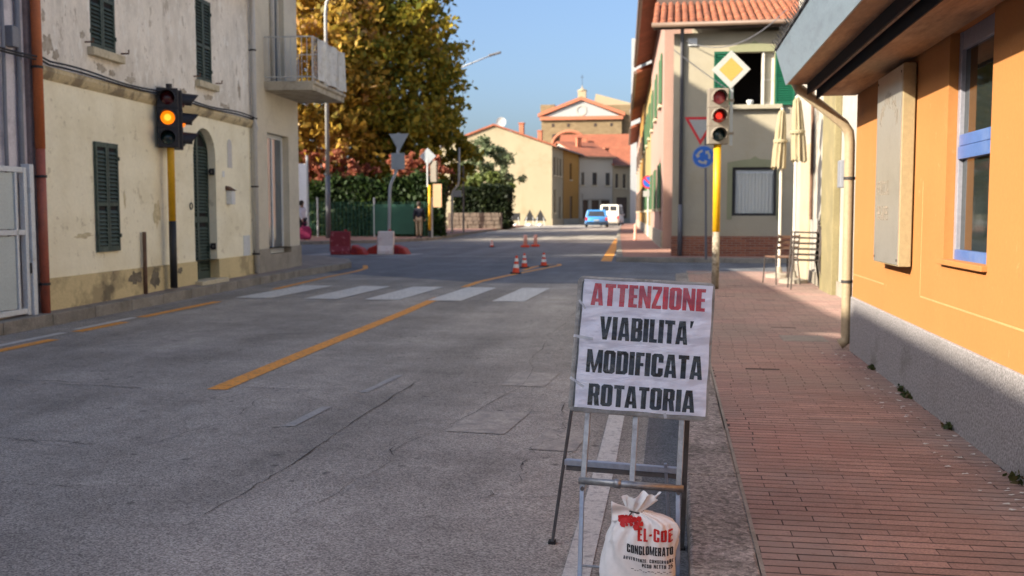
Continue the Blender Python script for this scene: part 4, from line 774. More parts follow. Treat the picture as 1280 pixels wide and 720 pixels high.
# ---------------------------------------------------------------- houses farther along
def row_house(name, label, p0, p1, eave, m, depth=9, ridge=2.0, wins=(), doors=(), shut=None, group=None, over=.5, plinth=None):
    """facade from p0 to p1, the house lies to the left of that direction; openings (x0,x1,z0,z1) as fractions of length / metres"""
    a = Vector((*p0,0)); b = Vector((*p1,0)); Lh = (b-a).length; t = thing(name, label, 'house', (*p0,0), math.atan2(b.y-a.y,b.x-a.x), group)
    q = MB(); hs = [tuple(h) for h in wins] + [tuple(h) for h in doors]
    wall_holes(q, 0, Lh, 0, eave, 0, .2, hs); ap = (0,depth/2,eave+ridge)
    q.poly([(0,0,0),(0,0,eave),ap,(0,depth,eave),(0,depth,0)]); q.poly([(Lh,0,0),(Lh,depth,0),(Lh,depth,eave),(Lh,depth/2,eave+ridge),(Lh,0,eave)])
    q.quad((0,depth,0),(0,depth,eave),(Lh,depth,eave),(Lh,depth,0)); q.build('wall', m, t, fix=False)
    r = MB(); e = eave - over*ridge/(depth/2)
    r.prism([(-.25,-over,e+.05),(-.25,depth/2,eave+ridge+.05),(-.25,depth+over,e+.05),(-.25,depth+over,e+.25),(-.25,depth/2,eave+ridge+.25),(-.25,-over,e+.25)], (Lh+.5,0,0)); ro = r.build('roof', 'roof_far', t)
    g_ = MB(); g_.tube([(-.25,-over-.05,e+.1),(Lh+.25,-over-.05,e+.1)], .09, 8); g_.build('gutter', 'gutter_metal', ro)
    for x0,x1,z0,z1 in wins:
        f = MB(); f.box(x0,x1,.13,.19,z0,z0+.09); f.box(x0,x1,.13,.19,z1-.09,z1); f.box(x0,x0+.09,.13,.19,z0,z1); f.box(x1-.09,x1,.13,.19,z0,z1); f.box((x0+x1)/2-.04,(x0+x1)/2+.04,.13,.19,z0,z1)
        wn = f.build('window', 'wood_far', t); f = MB(); f.box(x0+.05,x1-.05,.15,.17,z0+.05,z1-.05); f.build('pane', 'glass_far', wn)
        f = MB(); f.box(x0-.12,x1+.12,-.12,.1,z0-.12,z0-.005); f.build('sill', 'sill_stone', wn)
        if shut:
            for u0, u1 in ((x0-.62,x0-.03),(x1+.03,x1+.62)): f = MB(); f.box(u0,u1,-.07,-.02,z0,z1); f.build('shutter', shut, wn)
    for x0,x1,z0,z1 in doors:
        f = MB(); f.box(x0,x1,.12,.19,z0,z1); dd = f.build('door', 'wood_far', t); f = MB(); f.box(x0+.1,x1-.1,.09,.12,z0+.2,z1*.5); f.box(x0+.1,x1-.1,.09,.12,z1*.55,z1-.15); f.build('door_panel', 'wood_dark', dd)
    f = MB(); cx_ = Lh*.35; zc = eave+ridge*.6; f.box(cx_-.3,cx_+.3,depth*.3-.25,depth*.3+.25,zc-.4,zc+1.3); f.box(cx_-.38,cx_+.38,depth*.3-.33,depth*.3+.33,zc+1.3,zc+1.42); f.build('chimney', 'cornice_far', ro)
    f = MB(); f.box(0,Lh,-.06,0,0,.7); f.build('plinth', plinth or 'stone_plinth', t)
    return t
def wrow(L_, n, w_, z0, z1, off=0): return [(L_*(k+.5)/n-w_/2+off, L_*(k+.5)/n+w_/2+off, z0, z1) for k in range(n)]
def right_row(Y0, Y1):
    f = lambda Y: (-.30-.0477*(Y-34), Y); return f(Y1), f(Y0)
for (Y0,Y1,ev,m_,sh_,nm,lb) in ((34.2,50,8.8,'pink_plaster','shutter_far','pink_house','narrow pink house front on the right, directly behind the tiled house'),
        (50,66,8.4,'yellow_far','shutter_far','pale_yellow_house','pale yellow house front with green shutters on the right, beyond the pink one'),
        (66,84,9.2,'ochre_far','wood_far','ochre_house','ochre yellow house front on the right side of the street, behind the round no-parking sign'),
        (84,104,8.6,'pink_plaster','wood_far','pink_terrace_house','last house front at the far end of the right row, before the bend')):
    p0, p1 = right_row(Y0, Y1); Lh = Y1-Y0
    row_house(nm, lb, p0, p1, ev, m_, 9, 1.9, wrow(Lh,3,1.0,5.2,6.9)+wrow(Lh,3,1.0,1.5,3.1,-.4), [(Lh-2.6,Lh-1.5,.1,2.6)], sh_, over=.75)
row_house('cream_gable_house', 'cream house with a plain gable wall behind the olive shrubs', (-13.15,110), (-12.65,116.6), 8.75, 'cream_far', 13.2, 2.3,
          [(1.0,2.0,5.6,7.6),(2.9,3.7,5.6,7.6),(4.6,5.6,5.6,7.6),(1.2,2.2,1.4,4.0)], [(4.2,5.2,.1,3.2)], plinth='beige_far')
row_house('ochre_terrace_house', 'narrow ochre yellow terraced house between the cream gable and the pale grey house', (-12.6,116.8), (-11.65,126), 8.7, 'ochre_far', 12, 2.0,
          [(3.6,4.8,5.4,7.4)], [(3.8,5.2,.1,3.4)])
row_house('grey_terrace_house', 'pale grey terraced house with square upper windows, behind the blue car', (-11.6,126.2), (-7.6,129), 8.5, 'grey_far', 11, 2.0,
          [(.25,.7,4.9,6.5),(1.9,2.55,4.9,6.5),(3.85,4.5,4.9,6.5)], [(.5,1.3,.1,3.0),(1.8,2.9,.1,3.0),(3.2,4.5,.1,3.0)])
row_house('beige_terrace_house', 'small beige terraced house at the right end of the far row', (-7.55,129.1), (-5.3,131), 7.5, 'beige_far', 10, 1.6, [(.4,.85,4.6,6.4),(1.6,2.05,4.6,6.4)], [(.6,2.3,.1,3.4)])
row_house('red_roof_house', 'house with a broad brick-red roof in front of the church', (-18.0,158), (-6.6,158), 9.4, 'beige_far', 13, 4.6, [(2,3,6,7.5),(6,7,6,7.5)])
q = MB(); q.box(.4,4.4,-.12,-.02,3.15,3.8); shop = q.build('shop_board', 'grey_far', bpy.data.objects['grey_terrace_house'])
# church
KC = thing('church', 'stone church with a white pediment and small bell turret above the rooftops', 'church', (-22.8, 175, 0), 0)
q = MB(); q.box(0,14,0,26,0,17.6); q.build('nave_wall', 'church_brick', KC)
q = MB(); q.box(-.25,14.25,-.5,.0,17.6,18.2); q.prism([(-.6,-.5,18.15),(-.6,-.5,18.75),(7,-.5,21.6),(7,-.5,21.0)], (0,1.2,0)); q.prism([(14.6,-.5,18.15),(7,-.5,21.0),(7,-.5,21.6),(14.6,-.5,18.75)], (0,1.2,0)); q.build('cornice', 'cornice_far', KC)
q = MB(); q.prism([(.3,-.06,18.2),(13.7,-.06,18.2),(7,-.06,21.0)], (0,.3,0)); tp = q.build('pediment', 'white_far', KC)
q = MB(); q.X = Matrix.Translation((7,-.09,19.2)) @ Matrix.Rotation(R(90),4,'X'); q.lathe([(.95,0),(.95,.06),(.72,.06),(.72,0)], 24, (0,0,0), False); q.build('medallion', 'grey_far', tp)
q = MB(); q.prism([(-.3,.5,18.7),(7,.5,21.4),(14.3,.5,18.7)], (0,26,0)); q.build('roof', 'roof_far', KC)
q = MB(); q.box(-.3,2.2,.8,4,17.6,20.4); q.build('corner_block', 'church_brick', KC); q = MB(); q.box(11.5,16.2,1.0,18,17.4,20.2); q.box(14,15.9,1.0,20,0,17.4); q.build('side_aisle', 'church_brick', KC)
q = MB(); q.prism([(9,1.2,20.2),(16.5,1.2,20.2),(9.4,1.2,22.2)], (0,14,0)); q.build('aisle_gable', 'beige_far', KC)
q = MB(); q.box(6.3,7.7,.6,2.0,21.0,22.7); q.lathe([(.85,0),(.85,.15),(.3,.4),(.1,.6),(.05,1.0)], 12, (7,1.3,22.7)); q.build('bell_turret', 'beige_far', KC)
q = MB(); q.beam((7,1.3,23.5),(7,1.3,25.6), .06, .06); q.beam((6.7,1.3,25.1),(7.3,1.3,25.1), .06, .06); q.build('cross', 'iron_dark', KC)
q = MB(); q.tube([(5.0+3.0*math.cos(t),-.3,13.2+2.4*math.sin(t)) for t in np.linspace(0,PI,16)], .3, 6); q.build('arch_moulding', 'cornice_far', KC)
for x in (1.8,4.5,9.2,12): q = MB(); q.box(x,x+.5,-.03,.1,16.4,17.0); q.build('vent_opening', 'room_dark', KC)
q = MB(); q.box(1.9,2.9,-.03,.1,13.4,15.2); q.build('window', 'room_dark', KC)
WT = thing('white_tower', 'tall plain white tower block rising behind the right row of houses', 'tower', (-4.95, 120, 0), 0)
q = MB(); q.box(0,5,0,5,0,21.9); q.build('wall', 'white_far', WT); q = MB(); q.box(-.15,5,-.15,5,13.2,13.6); q.build('ledge', 'white_far', WT); q = MB(); q.box(1.0,5,.4,5,21.9,23.0); q.build('roof_hut', 'grey_far', WT)
for z in (15.5,18.5): q = MB(); q.box(1.2,1.7,-.04,.1,z,z+1.2); q.build('window', 'glass_far', WT)
DI = thing('satellite_dish', 'white satellite dish on the roof ridge left of the church', 'satellite dish', (-20.2,118,11.0), 0); q = MB(); q.tube([(0,0,0),(0,0,.9)], .05, 6); q.build('mast', 'zinc_far', DI); q = MB(); q.X = Matrix.Translation((0,-.1,1.1)) @ Matrix.Rotation(R(75),4,'X'); q.lathe([(.05,0),(.4,.06),(.62,.18)], 16, (0,0,0), False); q.build('reflector', 'white_far', DI)

# ---------------------------------------------------------------- trees, hedges, fence
def limb(mb, p, d, ln, r, depth):
    q = [Vector(p)]; d = Vector(d).normalized()
    for k in range(4): d = (d+Vector((random.gauss(0,.13),random.gauss(0,.13),random.gauss(.03,.08)))).normalized(); q.append(q[-1]+d*ln/4)
    mb.tube(q, [r*(1-.14*k) for k in range(5)], 7, False)
    if depth:
        for k in range(3):
            a = random.uniform(0,2*PI); limb(mb, q[random.choice((2,3,4))], d+Vector((math.cos(a)*.8,math.sin(a)*.8,random.uniform(.1,.6))), ln*.68, r*.5, depth-1)
def tree(name, label, loc, h, rx, ry, z0, nclump, per, leaf, m, trunk=.25, group=None, cat='tree'):
    t = thing(name, label, cat, loc, random.uniform(0,6), group)
    q = MB(); limb(q, (0,0,0), (0,0,1), z0+ (h-z0)*.25, trunk, 0)
    for k in range(7): a = 2*PI*k/7+random.uniform(-.3,.3); limb(q, (0,0,z0*random.uniform(.75,1.1)), (math.cos(a)*.7,math.sin(a)*.7,random.uniform(.5,1.3)), min(rx,ry)*.62, trunk*.5, 1)
    q.build('trunk', 'bark', t, smooth=True)
    cz = (h+z0)/2; rz = (h-z0)/2; P = []
    while len(P) < nclump:
        v = rng.normal(size=3); v /= np.linalg.norm(v); rad = rng.uniform(.25,1)**.45
        bulge = 1+.16*math.sin(3*math.atan2(v[1],v[0])+v[2]*4)+.10*math.sin(7*v[2]+2*v[0])
        tap = 1.0 if v[2] < 0 else 1-.28*v[2]
        P.append([v[0]*rx*rad*bulge*tap, v[1]*ry*rad*bulge*tap, cz+v[2]*rz*rad])
    P = np.array(P); cr = rng.uniform(.35,.85,nclump)*min(rx,ry)*.22
    pts = np.repeat(P, per, 0)+rng.normal(size=(nclump*per,3))*np.repeat(cr,per)[:,None]*[.62,.62,.46]
    leaf_mesh('crown', pts, leaf, m, t, .3); return t
tree('autumn_tree', 'big brown and gold autumn tree behind the lamp post, left of the darker golden one', (-21.2,54,.1), 19, 5.6, 6, 1.9, 620, 62, .17, 'leaf_autumn', .3, 'autumn trees')
tree('autumn_tree', 'tall golden-green autumn tree behind the bent sign post, its edge against the sky', (-16.6,57,.1), 19.5, 4.1, 4.6, 1.9, 620, 62, .165, 'leaf_gold', .28, 'autumn trees')
tree('autumn_tree', 'autumn tree at the left, mostly hidden by the corner building', (-28,57,.1), 18, 6, 6, 3.4, 240, 55, .19, 'leaf_autumn', .3, 'autumn trees')
tree('autumn_tree', 'low golden tree at the right foot of the tall golden-green tree', (-14.3,62,.1), 8.2, 2.0, 2.0, 2.2, 110, 60, .15, 'leaf_gold', .12, 'autumn trees')
tree('red_shrub', 'coral red shrub over the green fence, beside the lamp post', (-18.2,51.4,.1), 4.9, 2.1, 1.3, 2.2, 60, 55, .11, 'leaf_red', .07, cat='shrub')
tree('red_shrub', 'rust red shrub behind the crossroads sign post, over the hedge', (-13.4,51.8,.1), 4.6, 1.8, 1.2, 2.6, 46, 50, .11, 'leaf_red', .07, cat='shrub')
tree('olive_tree', 'grey-green olive tree in front of the cream gable', (-16.2,86,.1), 7.9, 3.0, 2.2, 2.4, 130, 60, .15, 'leaf_olive', .12)
tree('lime_shrub', 'light green shrub below the olive tree', (-15.4,83,.1), 4.7, 2.2, 1.4, 2.4, 60, 60, .13, 'leaf_lime', .08, cat='shrub')
# unseen trees added in the side street to shade the crossing
for x, y_, h_ in ((-24.5,33.2,14),(-32,36.5,13)): tree('street_tree', ['nearer street tree in the side street behind the corner building','farther street tree in the side street behind the corner building'][x < -30], (x,y_,.1), h_, 4.6, 4.4, 3.2, 170, 50, .22, 'leaf_gold', .25, 'side street trees')
tree('yard_tree', 'tree in the yard behind the white gate, outside the view', (-10.6,2.6,.1), 7.4, 2.2, 2.4, 2.6, 90, 40, .12, 'leaf_gold', .14)  # added out of view to break up sun falling through the gap
def hedge(name, label, x0, x1, y0, y1, z1, n, leaf, m):
    t = thing(name, label, 'hedge', ((x0+x1)/2,(y0+y1)/2,.12), 0)
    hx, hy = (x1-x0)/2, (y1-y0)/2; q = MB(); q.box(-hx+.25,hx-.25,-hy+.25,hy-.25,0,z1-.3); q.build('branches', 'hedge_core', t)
    pts = rng.uniform(-1,1,(n,3)); ax = rng.integers(0,10,n); s = np.sign(rng.uniform(-1,1,n))
    pts[:,1] = np.where(ax < 5, -rng.uniform(.75,1,n), pts[:,1]); pts[:,2] = np.where(ax >= 8, rng.uniform(.8,1,n), pts[:,2]); pts[:,0] = np.where((ax >= 5) & (ax < 8), s*rng.uniform(.85,1,n), pts[:,0])
    pts *= [hx,hy,z1/2]; pts[:,2] += z1/2; pts += rng.normal(size=(n,3))*.1; pts[:,2] += .14*np.sin(pts[:,0]*1.7)+.1*np.sin(pts[:,0]*4.1); pts[:,2] = np.maximum(pts[:,2],.05)
    leaf_mesh('foliage', pts, leaf, m, t, .2); return t
hedge('garden_hedge', 'long green hedge behind the green mesh fence', -24, -11.9, 50.2, 52, 3.0, 16000, .11, 'leaf_hedge')
hedge('dark_hedge', 'dark clipped hedge on the low stone wall, left of the cream gable', -17.4, -13.0, 78.5, 82, 3.3, 9000, .12, 'leaf_dark')
LW = thing('garden_wall', 'low brown stone garden wall under the dark hedge', 'wall', (-15.2,77.2,.1), 0)
k = 0
for r_ in range(4):
    x = -2.2-random.uniform(0,.3)
    while x < 1.9:
        w_ = random.uniform(.35,.7); q = MB(); q.box(x,min(x+w_-.03,2.0),-.2+random.uniform(-.03,.03),.2,r_*.32,r_*.32+.30); q.build('stone', 'stone_wall', LW, bevel=.03); x += w_
q = MB(); q.box(-2.25,2.05,-.16,.18,0,1.24); q.build('mortar_core', 'joint_sand', LW)
FN = thing('mesh_fence', 'green mesh fence on posts in front of the long hedge', 'fence', (-17.9,48.9,.12), 0)
q = MB()
for k in range(61): q.box(-6+k*.2-.012,-6+k*.2+.012,-.012,.012,0,1.75)
for k in range(18): q.box(-6,6,-.008,.008,.05+k*.1-.009,.05+k*.1+.009)
tag(q.build('mesh', 'fence_green', FN, fix=False), kind='stuff')
for k in range(5): q = MB(); q.tube([(-6+3*k,-.05,0),(-6+3*k,-.05,2.0)], .05, 8); q.build('post', 'zinc_far', FN)
q = MB(); q.box(2.9,5.1,-.09,-.06,.15,1.65); q.build('shade_cloth', 'fence_green', FN)
SN = thing('white_screen', 'white screen panel beside the hedge, left of the lamp post behind the shopper', 'screen', (-18.3,46.4,.12), 0); q = MB(); q.box(-1.4,.75,-.03,.03,.9,3.6); q.build('panel', 'screen_white', SN); q = MB(); q.tube([(.8,0,0),(.8,0,4.0)], .06, 8); q.build('post', 'zinc_far', SN)

# ---------------------------------------------------------------- street furniture
LP = thing('lamp_post', 'tall white street lamp post with grey foot, in front of the autumn tree', 'lamp post', (-16.25,45.8,.12), 0)
q = MB(); q.tube([(0,0,0),(0,0,3.0)], .12, 12); q.build('foot', 'gutter_grey', LP, smooth=True); q = MB(); q.tube([(0,0,2.9),(0,0,10.6),(.06,0,11.1),(.3,0,11.5),(.8,0,11.8),(1.6,0,11.9)], [.10,.08,.075,.07,.06,.05], 12); q.build('pole', 'sign_white', LP, smooth=True); q = MB(); q.box(1.5,2.2,-.13,.13,11.84,11.97); q.build('lantern', 'zinc_far', LP, bevel=.04)
L2 = thing('street_lamp', 'grey street lamp on a long arm reaching out of the golden tree into the sky', 'street lamp', (-17.6,75,.12), 0)
q = MB(); q.tube([(0,0,0),(0,0,10.6),(.3,0,11.6),(1.3,0,12.1),(4.0,0,13.1)], [.12,.09,.08,.06,.045], 10); q.build('pole', 'zinc_far', L2, smooth=True); q = MB(); q.prism([(3.8,-.16,12.98),(4.75,-.12,13.22),(4.75,.12,13.22),(3.8,.16,12.98)], (0,0,.16)); q.build('lantern', 'gutter_grey', L2, bevel=.05)

def lamp_head(parent, loc, rz, body, lenses, w_=.30, h_=.865, on=None):
    """three-lens signal head facing local -y, loc = centre of the bottom"""
    M_ = Matrix.Translation(loc) @ Matrix.Rotation(rz,4,'Z'); q = MB(); q.X = M_; q.box(-w_/2,w_/2,-.05,.13,0,h_); 
    for k in (1,2): q.box(-w_/2-.006,w_/2+.006,-.055,.135,h_*k/3-.012,h_*k/3+.012)
    hd = q.build('signal_head', body, parent, bevel=.018)
    for k in range(3):
        zc = h_*(k+.5)/3; q = MB(); X_ = M_ @ Matrix.Translation((0,-.052,zc)) @ Matrix.Rotation(R(90),4,'X'); q.X = X_
        q.lathe([(.10,0),(.095,.018),(.06,.034),(.0,.04)], 24, (0,0,0), False); q.build('lens', lenses[k], hd, smooth=True)
        if on == k: q = MB(); q.X = X_; q.lathe([(.05,.040),(.035,.046),(.0,.049)], 20, (0,0,0), False); q.build('lamp_glow', 'lens_amber_core' if lenses[k].startswith('lens_amber') else 'lens_red_on', hd, smooth=True)
        q = MB(); q.X = X_; vs_ = []; n_ = 22
        for a in np.linspace(R(-25),R(205),n_):
            e = .13+.10*max(0,math.sin(a))
            for rr in (.112,.118): vs_ += [(rr*math.cos(a),rr*math.sin(a),-.002),(rr*.93*math.cos(a),rr*.93*math.sin(a)-.01,e)]
        fs_ = []
        for i in range(n_-1):
            b0, b1 = i*4, i*4+4; fs_ += [(b0,b1,b1+1,b0+1),(b0+2,b0+3,b1+3,b1+2),(b0+1,b1+1,b1+3,b0+3)]
        q.add(vs_, fs_); q.build('visor', body, hd, fix=False)
    return hd
T1 = thing('traffic_light', 'black traffic light showing amber on a yellow and black pole, before the yellow house', 'traffic light', (-7.36,13.9,.19), 0)
q = MB(); q.tube([(0,0,0),(0,0,1.0)], .054, 14); q.build('pole_foot', 'pole_black', T1, smooth=True); q = MB(); q.tube([(0,0,1.0),(0,0,2.95)], .053, 14); q.build('pole', 'pole_yellow', T1, smooth=True)
q = MB(); q.tube([(0,0,2.93),(0,0,3.02)], .045, 10); q.build('pole_cap', 'light_black', T1)
lamp_head(T1, (.03,-.115,2.08), R(26), 'light_black', ['lens_green_off','lens_amber_on','lens_red_off'], on=1); lamp_head(T1, (.045,.20,2.07), R(116), 'light_black', ['lens_green_off','lens_amber_on','lens_red_off'])
for z in (2.13,2.86): q = MB(); q.box(-.05,.05,-.13,.02,z,z+.04); q.build('clamp', 'light_black', T1)
T2 = thing('traffic_light', 'weathered pale traffic light showing red on a yellow pole, with a diamond priority sign', 'traffic light', (.675,15.66,.14), 0)
q = MB(); q.tube([(-.005,0,0),(0,0,.88)], .056, 14); q.build('pole_foot', 'pole_worn', T2, smooth=True); q = MB(); q.tube([(0,0,.88),(.0,0,2.25)], .058, 14); q.build('pole', 'pole_yellow', T2, smooth=True); q = MB(); q.tube([(0,0,2.2),(0,0,2.32)], .04, 12); q.build('pole_cap', 'rust', T2)
lamp_head(T2, (.0,-.06,2.215), R(6), 'light_grey', ['lens_green_off','lens_red','lens_red_pale'], .31, .84, on=1)
q = MB(); q.beam((.20,.02,2.2),(.20,.02,3.2), .045, .03); q.build('sign_stem', 'sign_back', T2); q = MB(); q.box(.05,.24,0,.03,2.36,2.4); q.box(.05,.24,0,.03,2.86,2.9); q.build('clamp', 'light_grey', T2)
def diamond(parent, c, r_, rz=0, back=False):
    M_ = Matrix.Translation(c) @ Matrix.Rotation(rz,4,'Z'); q = MB(); q.X = M_; q.prism([(-r_,0,0),(0,0,-r_),(r_,0,0),(0,0,r_)], (0,.012,0)); s = q.build('sign_plate', 'sign_back' if back else 'sign_white', parent, bevel=.004)
    if not back: q = MB(); q.X = M_; a = r_*.62; q.prism([(-a,-.003,0),(0,-.003,-a),(a,-.003,0),(0,-.003,a)], (0,.002,0)); q.build('yellow_field', 'sign_yellow', s)
diamond(T2, (.185,-.02,3.34), .29)
def disc(q, r0, r1, n_=36):
    for k in range(n_):
        a, b = 2*PI*k/n_, 2*PI*(k+1)/n_
        if r0 <= 0: q.poly([(0,0,0),(r1*math.cos(a),0,r1*math.sin(a)),(r1*math.cos(b),0,r1*math.sin(b))])
        else: q.quad((r0*math.cos(a),0,r0*math.sin(a)),(r1*math.cos(a),0,r1*math.sin(a)),(r1*math.cos(b),0,r1*math.sin(b)),(r0*math.cos(b),0,r0*math.sin(b)))
RS = thing('roundabout_sign', 'give-way triangle above a round blue roundabout sign on a grey pole, before the tiled house', 'road sign', (.80,25.6,.14), 0)
q = MB(); q.tube([(.06,0,0),(.0,0,3.4)], .03, 10); q.build('pole', 'gutter_grey', RS)
q = MB(); q.X = Matrix.Translation((-.04,-.05,2.58)) @ Matrix.Rotation(R(90),4,'X'); q.lathe([(.29,-.008),(.29,.008)], 40); bl = q.build('disc_plate', 'sign_blue', RS)
q = MB(); q.X = Matrix.Translation((-.04,-.061,2.58)); disc(q,.262,.285,40); 
for k in range(3):
    a0 = R(90+120*k); seg = [a0+R(8)+R(66)*i/8 for i in range(9)]
    for i in range(8):
        q.X = Matrix.Translation((-.04,-.0605,2.58)); q.quad(*[(r_*math.cos(t),0,r_*math.sin(t)) for r_, t in ((.12,seg[i]),(.175,seg[i]),(.175,seg[i+1]),(.12,seg[i+1]))])
    t = seg[-1]; q.poly([(.075*math.cos(t),0,.075*math.sin(t)),(.22*math.cos(t),0,.22*math.sin(t)),(.15*math.cos(t+.5),0,.15*math.sin(t+.5))])
q.build('arrows', 'sign_white', bl, fix=False)
tr = lambda s: [(-.40*s-.12,0,.24*s),(.40*s-.12,0,.24*s),(-.12,0,-.46*s)]
q = MB(); q.X = Matrix.Translation((0,-.045,3.33)); q.prism(tr(1), (0,.012,0)); yl = q.build('triangle_plate', 'sign_red', RS); q = MB(); q.X = Matrix.Translation((0,-.049,3.33)); q.prism(tr(.72), (0,.003,0)); q.build('triangle_field', 'sign_white', yl)
NP = thing('no_parking_sign', 'round blue and red no-parking sign on a pole by the ochre and yellow houses', 'road sign', (-1.22,52,.12), 0)
q = MB(); q.tube([(0,0,0),(0,0,3.15)], .045, 8); q.build('pole', 'zinc_far', NP)
q = MB(); q.X = Matrix.Translation((0,-.06,2.8)) @ Matrix.Rotation(R(90),4,'X'); q.lathe([(.34,-.01),(.34,.01)], 30); dk = q.build('disc_plate', 'sign_red', NP); q = MB(); q.X = Matrix.Translation((0,-.072,2.8)); disc(q,0,.27,30); q.build('blue_field', 'sign_blue', dk, fix=False); q = MB(); q.beam((-.2,-.076,3.0),(.2,-.076,2.6), .004, .09, (1,0,1)); q.build('red_bar', 'sign_red', dk)
q = MB(); q.box(-.26,.26,-.07,-.055,2.05,2.35); q.build('text_plate', 'sign_white', NP)
BO = thing('bollard', 'thin pinkish bollard at the kerb near the no-parking sign', 'bollard', (-1.62,45,.12), 0); q = MB(); q.lathe([(.09,0),(.06,.1),(.05,.6),(.06,.68),(.02,.72)], 10); q.build('post', 'post_pink', BO, smooth=True)
# bent post with two sign backs, standing in a plastic barrier
B1 = thing('bent_sign_post', 'bent zinc post with triangle and square sign backs, in a pale barrier', 'road sign', (-8.97,30.95,0), 0)
q = MB(); q.tube([(.0,0,.1),(.05,0,2.0),(.09,0,2.25),(.26,0,2.6),(.31,0,2.8),(.36,0,3.85)], .05, 10); q.build('post', 'zinc_far', B1, smooth=True)
q = MB(); q.prism([(.06,-.03,3.83),(.70,-.03,3.83),(.38,-.03,3.25)], (0,-.02,0)); q.build('triangle_plate', 'sign_back', B1); q = MB(); q.box(.12,.56,-.06,-.03,2.7,3.22); q.build('square_plate', 'sign_back', B1)
def barrier(name, label, loc, rz, m_, w_=.62, h_=.72):
    t = thing(name, label, 'barrier', loc, rz, 'plastic road barriers'); q = MB(); pr = [(-.24,0),(-.24,.12),(-.16,.28),(-.12,h_),(.12,h_),(.16,.28),(.24,.12),(.24,0)]
    q.prism([(-w_/2,a,b) for a, b in pr], (w_,0,0)); b_ = q.build('body', m_, t, bevel=.03)
    q = MB(); q.lathe([(.05,0),(.05,.05),(.02,.06)], 10, (w_*.25,0,h_)); q.build('filler_cap', 'plastic_red', b_); q = MB(); q.box(-w_/2-.03,-w_/2+.01,-.08,.08,.1,h_-.15); q.build('coupling', m_, b_, bevel=.01); return t
barrier('road_barrier', 'maroon red plastic barrier in front of the lamp post', (-10.35,30.3,0), R(15), 'plastic_maroon', .62, .74)
barrier('road_barrier', 'pale plastic barrier holding the bent sign post', (-9.0,30.78,0), R(5), 'plastic_white', .5, .74)
def kerb_wedge(label, loc, rz):
    t = thing('barrier_foot', label, 'barrier foot', loc, rz, 'red barrier feet'); q = MB(); q.prism([(-.28,-.2,0),(.28,-.2,0),(.14,-.2,.2),(-.18,-.2,.32)], (0,.4,0)); b_ = q.build('wedge', 'plastic_red', t, bevel=.04); q = MB(); q.box(-.2,.0,-.215,-.19,.06,.2); q.build('recess', 'plastic_maroon', b_)
kerb_wedge('red plastic foot right of the maroon barrier', (-9.75,30.35,0), R(-5)); kerb_wedge('red plastic foot left of the pale barrier', (-9.42,30.9,0), R(170)); kerb_wedge('red plastic foot right of the pale barrier', (-8.55,30.95,0), R(-8))
q = MB(); q.poly([(-11.4,29.7,.005),(-8.0,30.2,.005),(-7.9,31.5,.005),(-11.2,31.2,.005)]); q.build('islet_mark', 'paint_faint', road)
# traffic light seen from behind at the far corner
T3 = thing('traffic_light', 'traffic light seen from behind, with a diamond sign back, at the far corner', 'traffic light', (-11.95,48.6,.12), 0)
q = MB(); q.tube([(0,0,0),(0,0,.35)], .07, 10); q.build('pole_foot', 'pole_black', T3); q = MB(); q.tube([(0,0,.35),(0,0,2.6)], .08, 10); q.build('pole', 'pole_yellow', T3, smooth=True); q = MB(); q.tube([(-.1,0,2.5),(-.1,0,3.9)], .05, 8); q.build('sign_stem', 'zinc_far', T3)
lamp_head(T3, (.22,.12,2.75), R(165), 'light_grey', ['lens_green_off','lens_red_off','lens_red_off'], .36, 1.05); diamond(T3, (-.08,-.03,4.02), .42, 0, True)
q = MB(); q.box(.18,.62,-.05,-.03,1.5,2.65); q.build('notice_board', 'cloth_tan', T3)
B2 = thing('bent_street_post', 'slim cranked grey post right of the far traffic light', 'post', (-13.35,60,.12), 0); q = MB(); q.tube([(0,0,0),(0,0,2.4),(.12,0,2.65),(.38,0,2.9),(.44,0,3.2),(.46,0,5.2)], .07, 8); q.build('pole', 'zinc_far', B2, smooth=True); q = MB(); q.box(.1,.6,-.04,.0,2.2,2.6); q.build('plate', 'sign_back', B2)
B3 = thing('slim_post', 'straight slim grey post beside the cranked post', 'post', (-12.95,61.5,.12), 0); q = MB(); q.tube([(0,0,0),(0,0,4.1)], .06, 8); q.build('pole', 'gutter_grey', B3); q = MB(); q.lathe([(.07,0),(.03,.08)], 8, (0,0,4.1)); q.build('cap', 'gutter_grey', B3)
def cone(label, loc, h_, w_, lean=0):
    t = thing('traffic_cone', label, 'cone', loc, 0, 'traffic cones'); t.rotation_euler = (0, lean, 0); q = MB(); q.box(-w_/2,w_/2,-w_/2,w_/2,0,.03); q.build('base', 'rubber', t, bevel=.01)
    r0, r1 = w_*.36, .025; f = lambda z: r0+(r1-r0)*z; q = MB()
    for a, b in ((0,.28),(.5,.66),(.85,1)): q.lathe([(f(a),.03+h_*a),(f(b),.03+h_*b)], 16, (0,0,0), False)
    q.build('body', 'cone_orange', t, smooth=True)
    for a, b in ((.28,.5),(.66,.85)): q = MB(); q.lathe([(f(a),.03+h_*a),(f(b),.03+h_*b)], 16, (0,0,0), False); q.build('reflective_band', 'cone_white', t, smooth=True)
cone('taller red and white cone left of the orange painted loop', (-3.33,21.3,0), .36, .22, .05); cone('red and white cone just behind the taller cone', (-3.48,23.6,0), .32, .22); cone('red and white cone standing inside the orange painted loop', (-3.1,24.3,0), .31, .22)
cone('small dark cone farther off, near the far left kerb', (-6.88,38,0), .22, .2)
def delineator(label, loc):
    t = thing('delineator_post', label, 'delineator', loc, 0, 'pink delineator posts'); q = MB(); q.box(-.16,.16,-.12,.12,0,.08); q.build('base', 'cone_orange', t, bevel=.02); q = MB(); q.lathe([(.075,.08),(.07,.45),(.05,.48)], 12); q.build('post', 'post_pink', t, smooth=True)
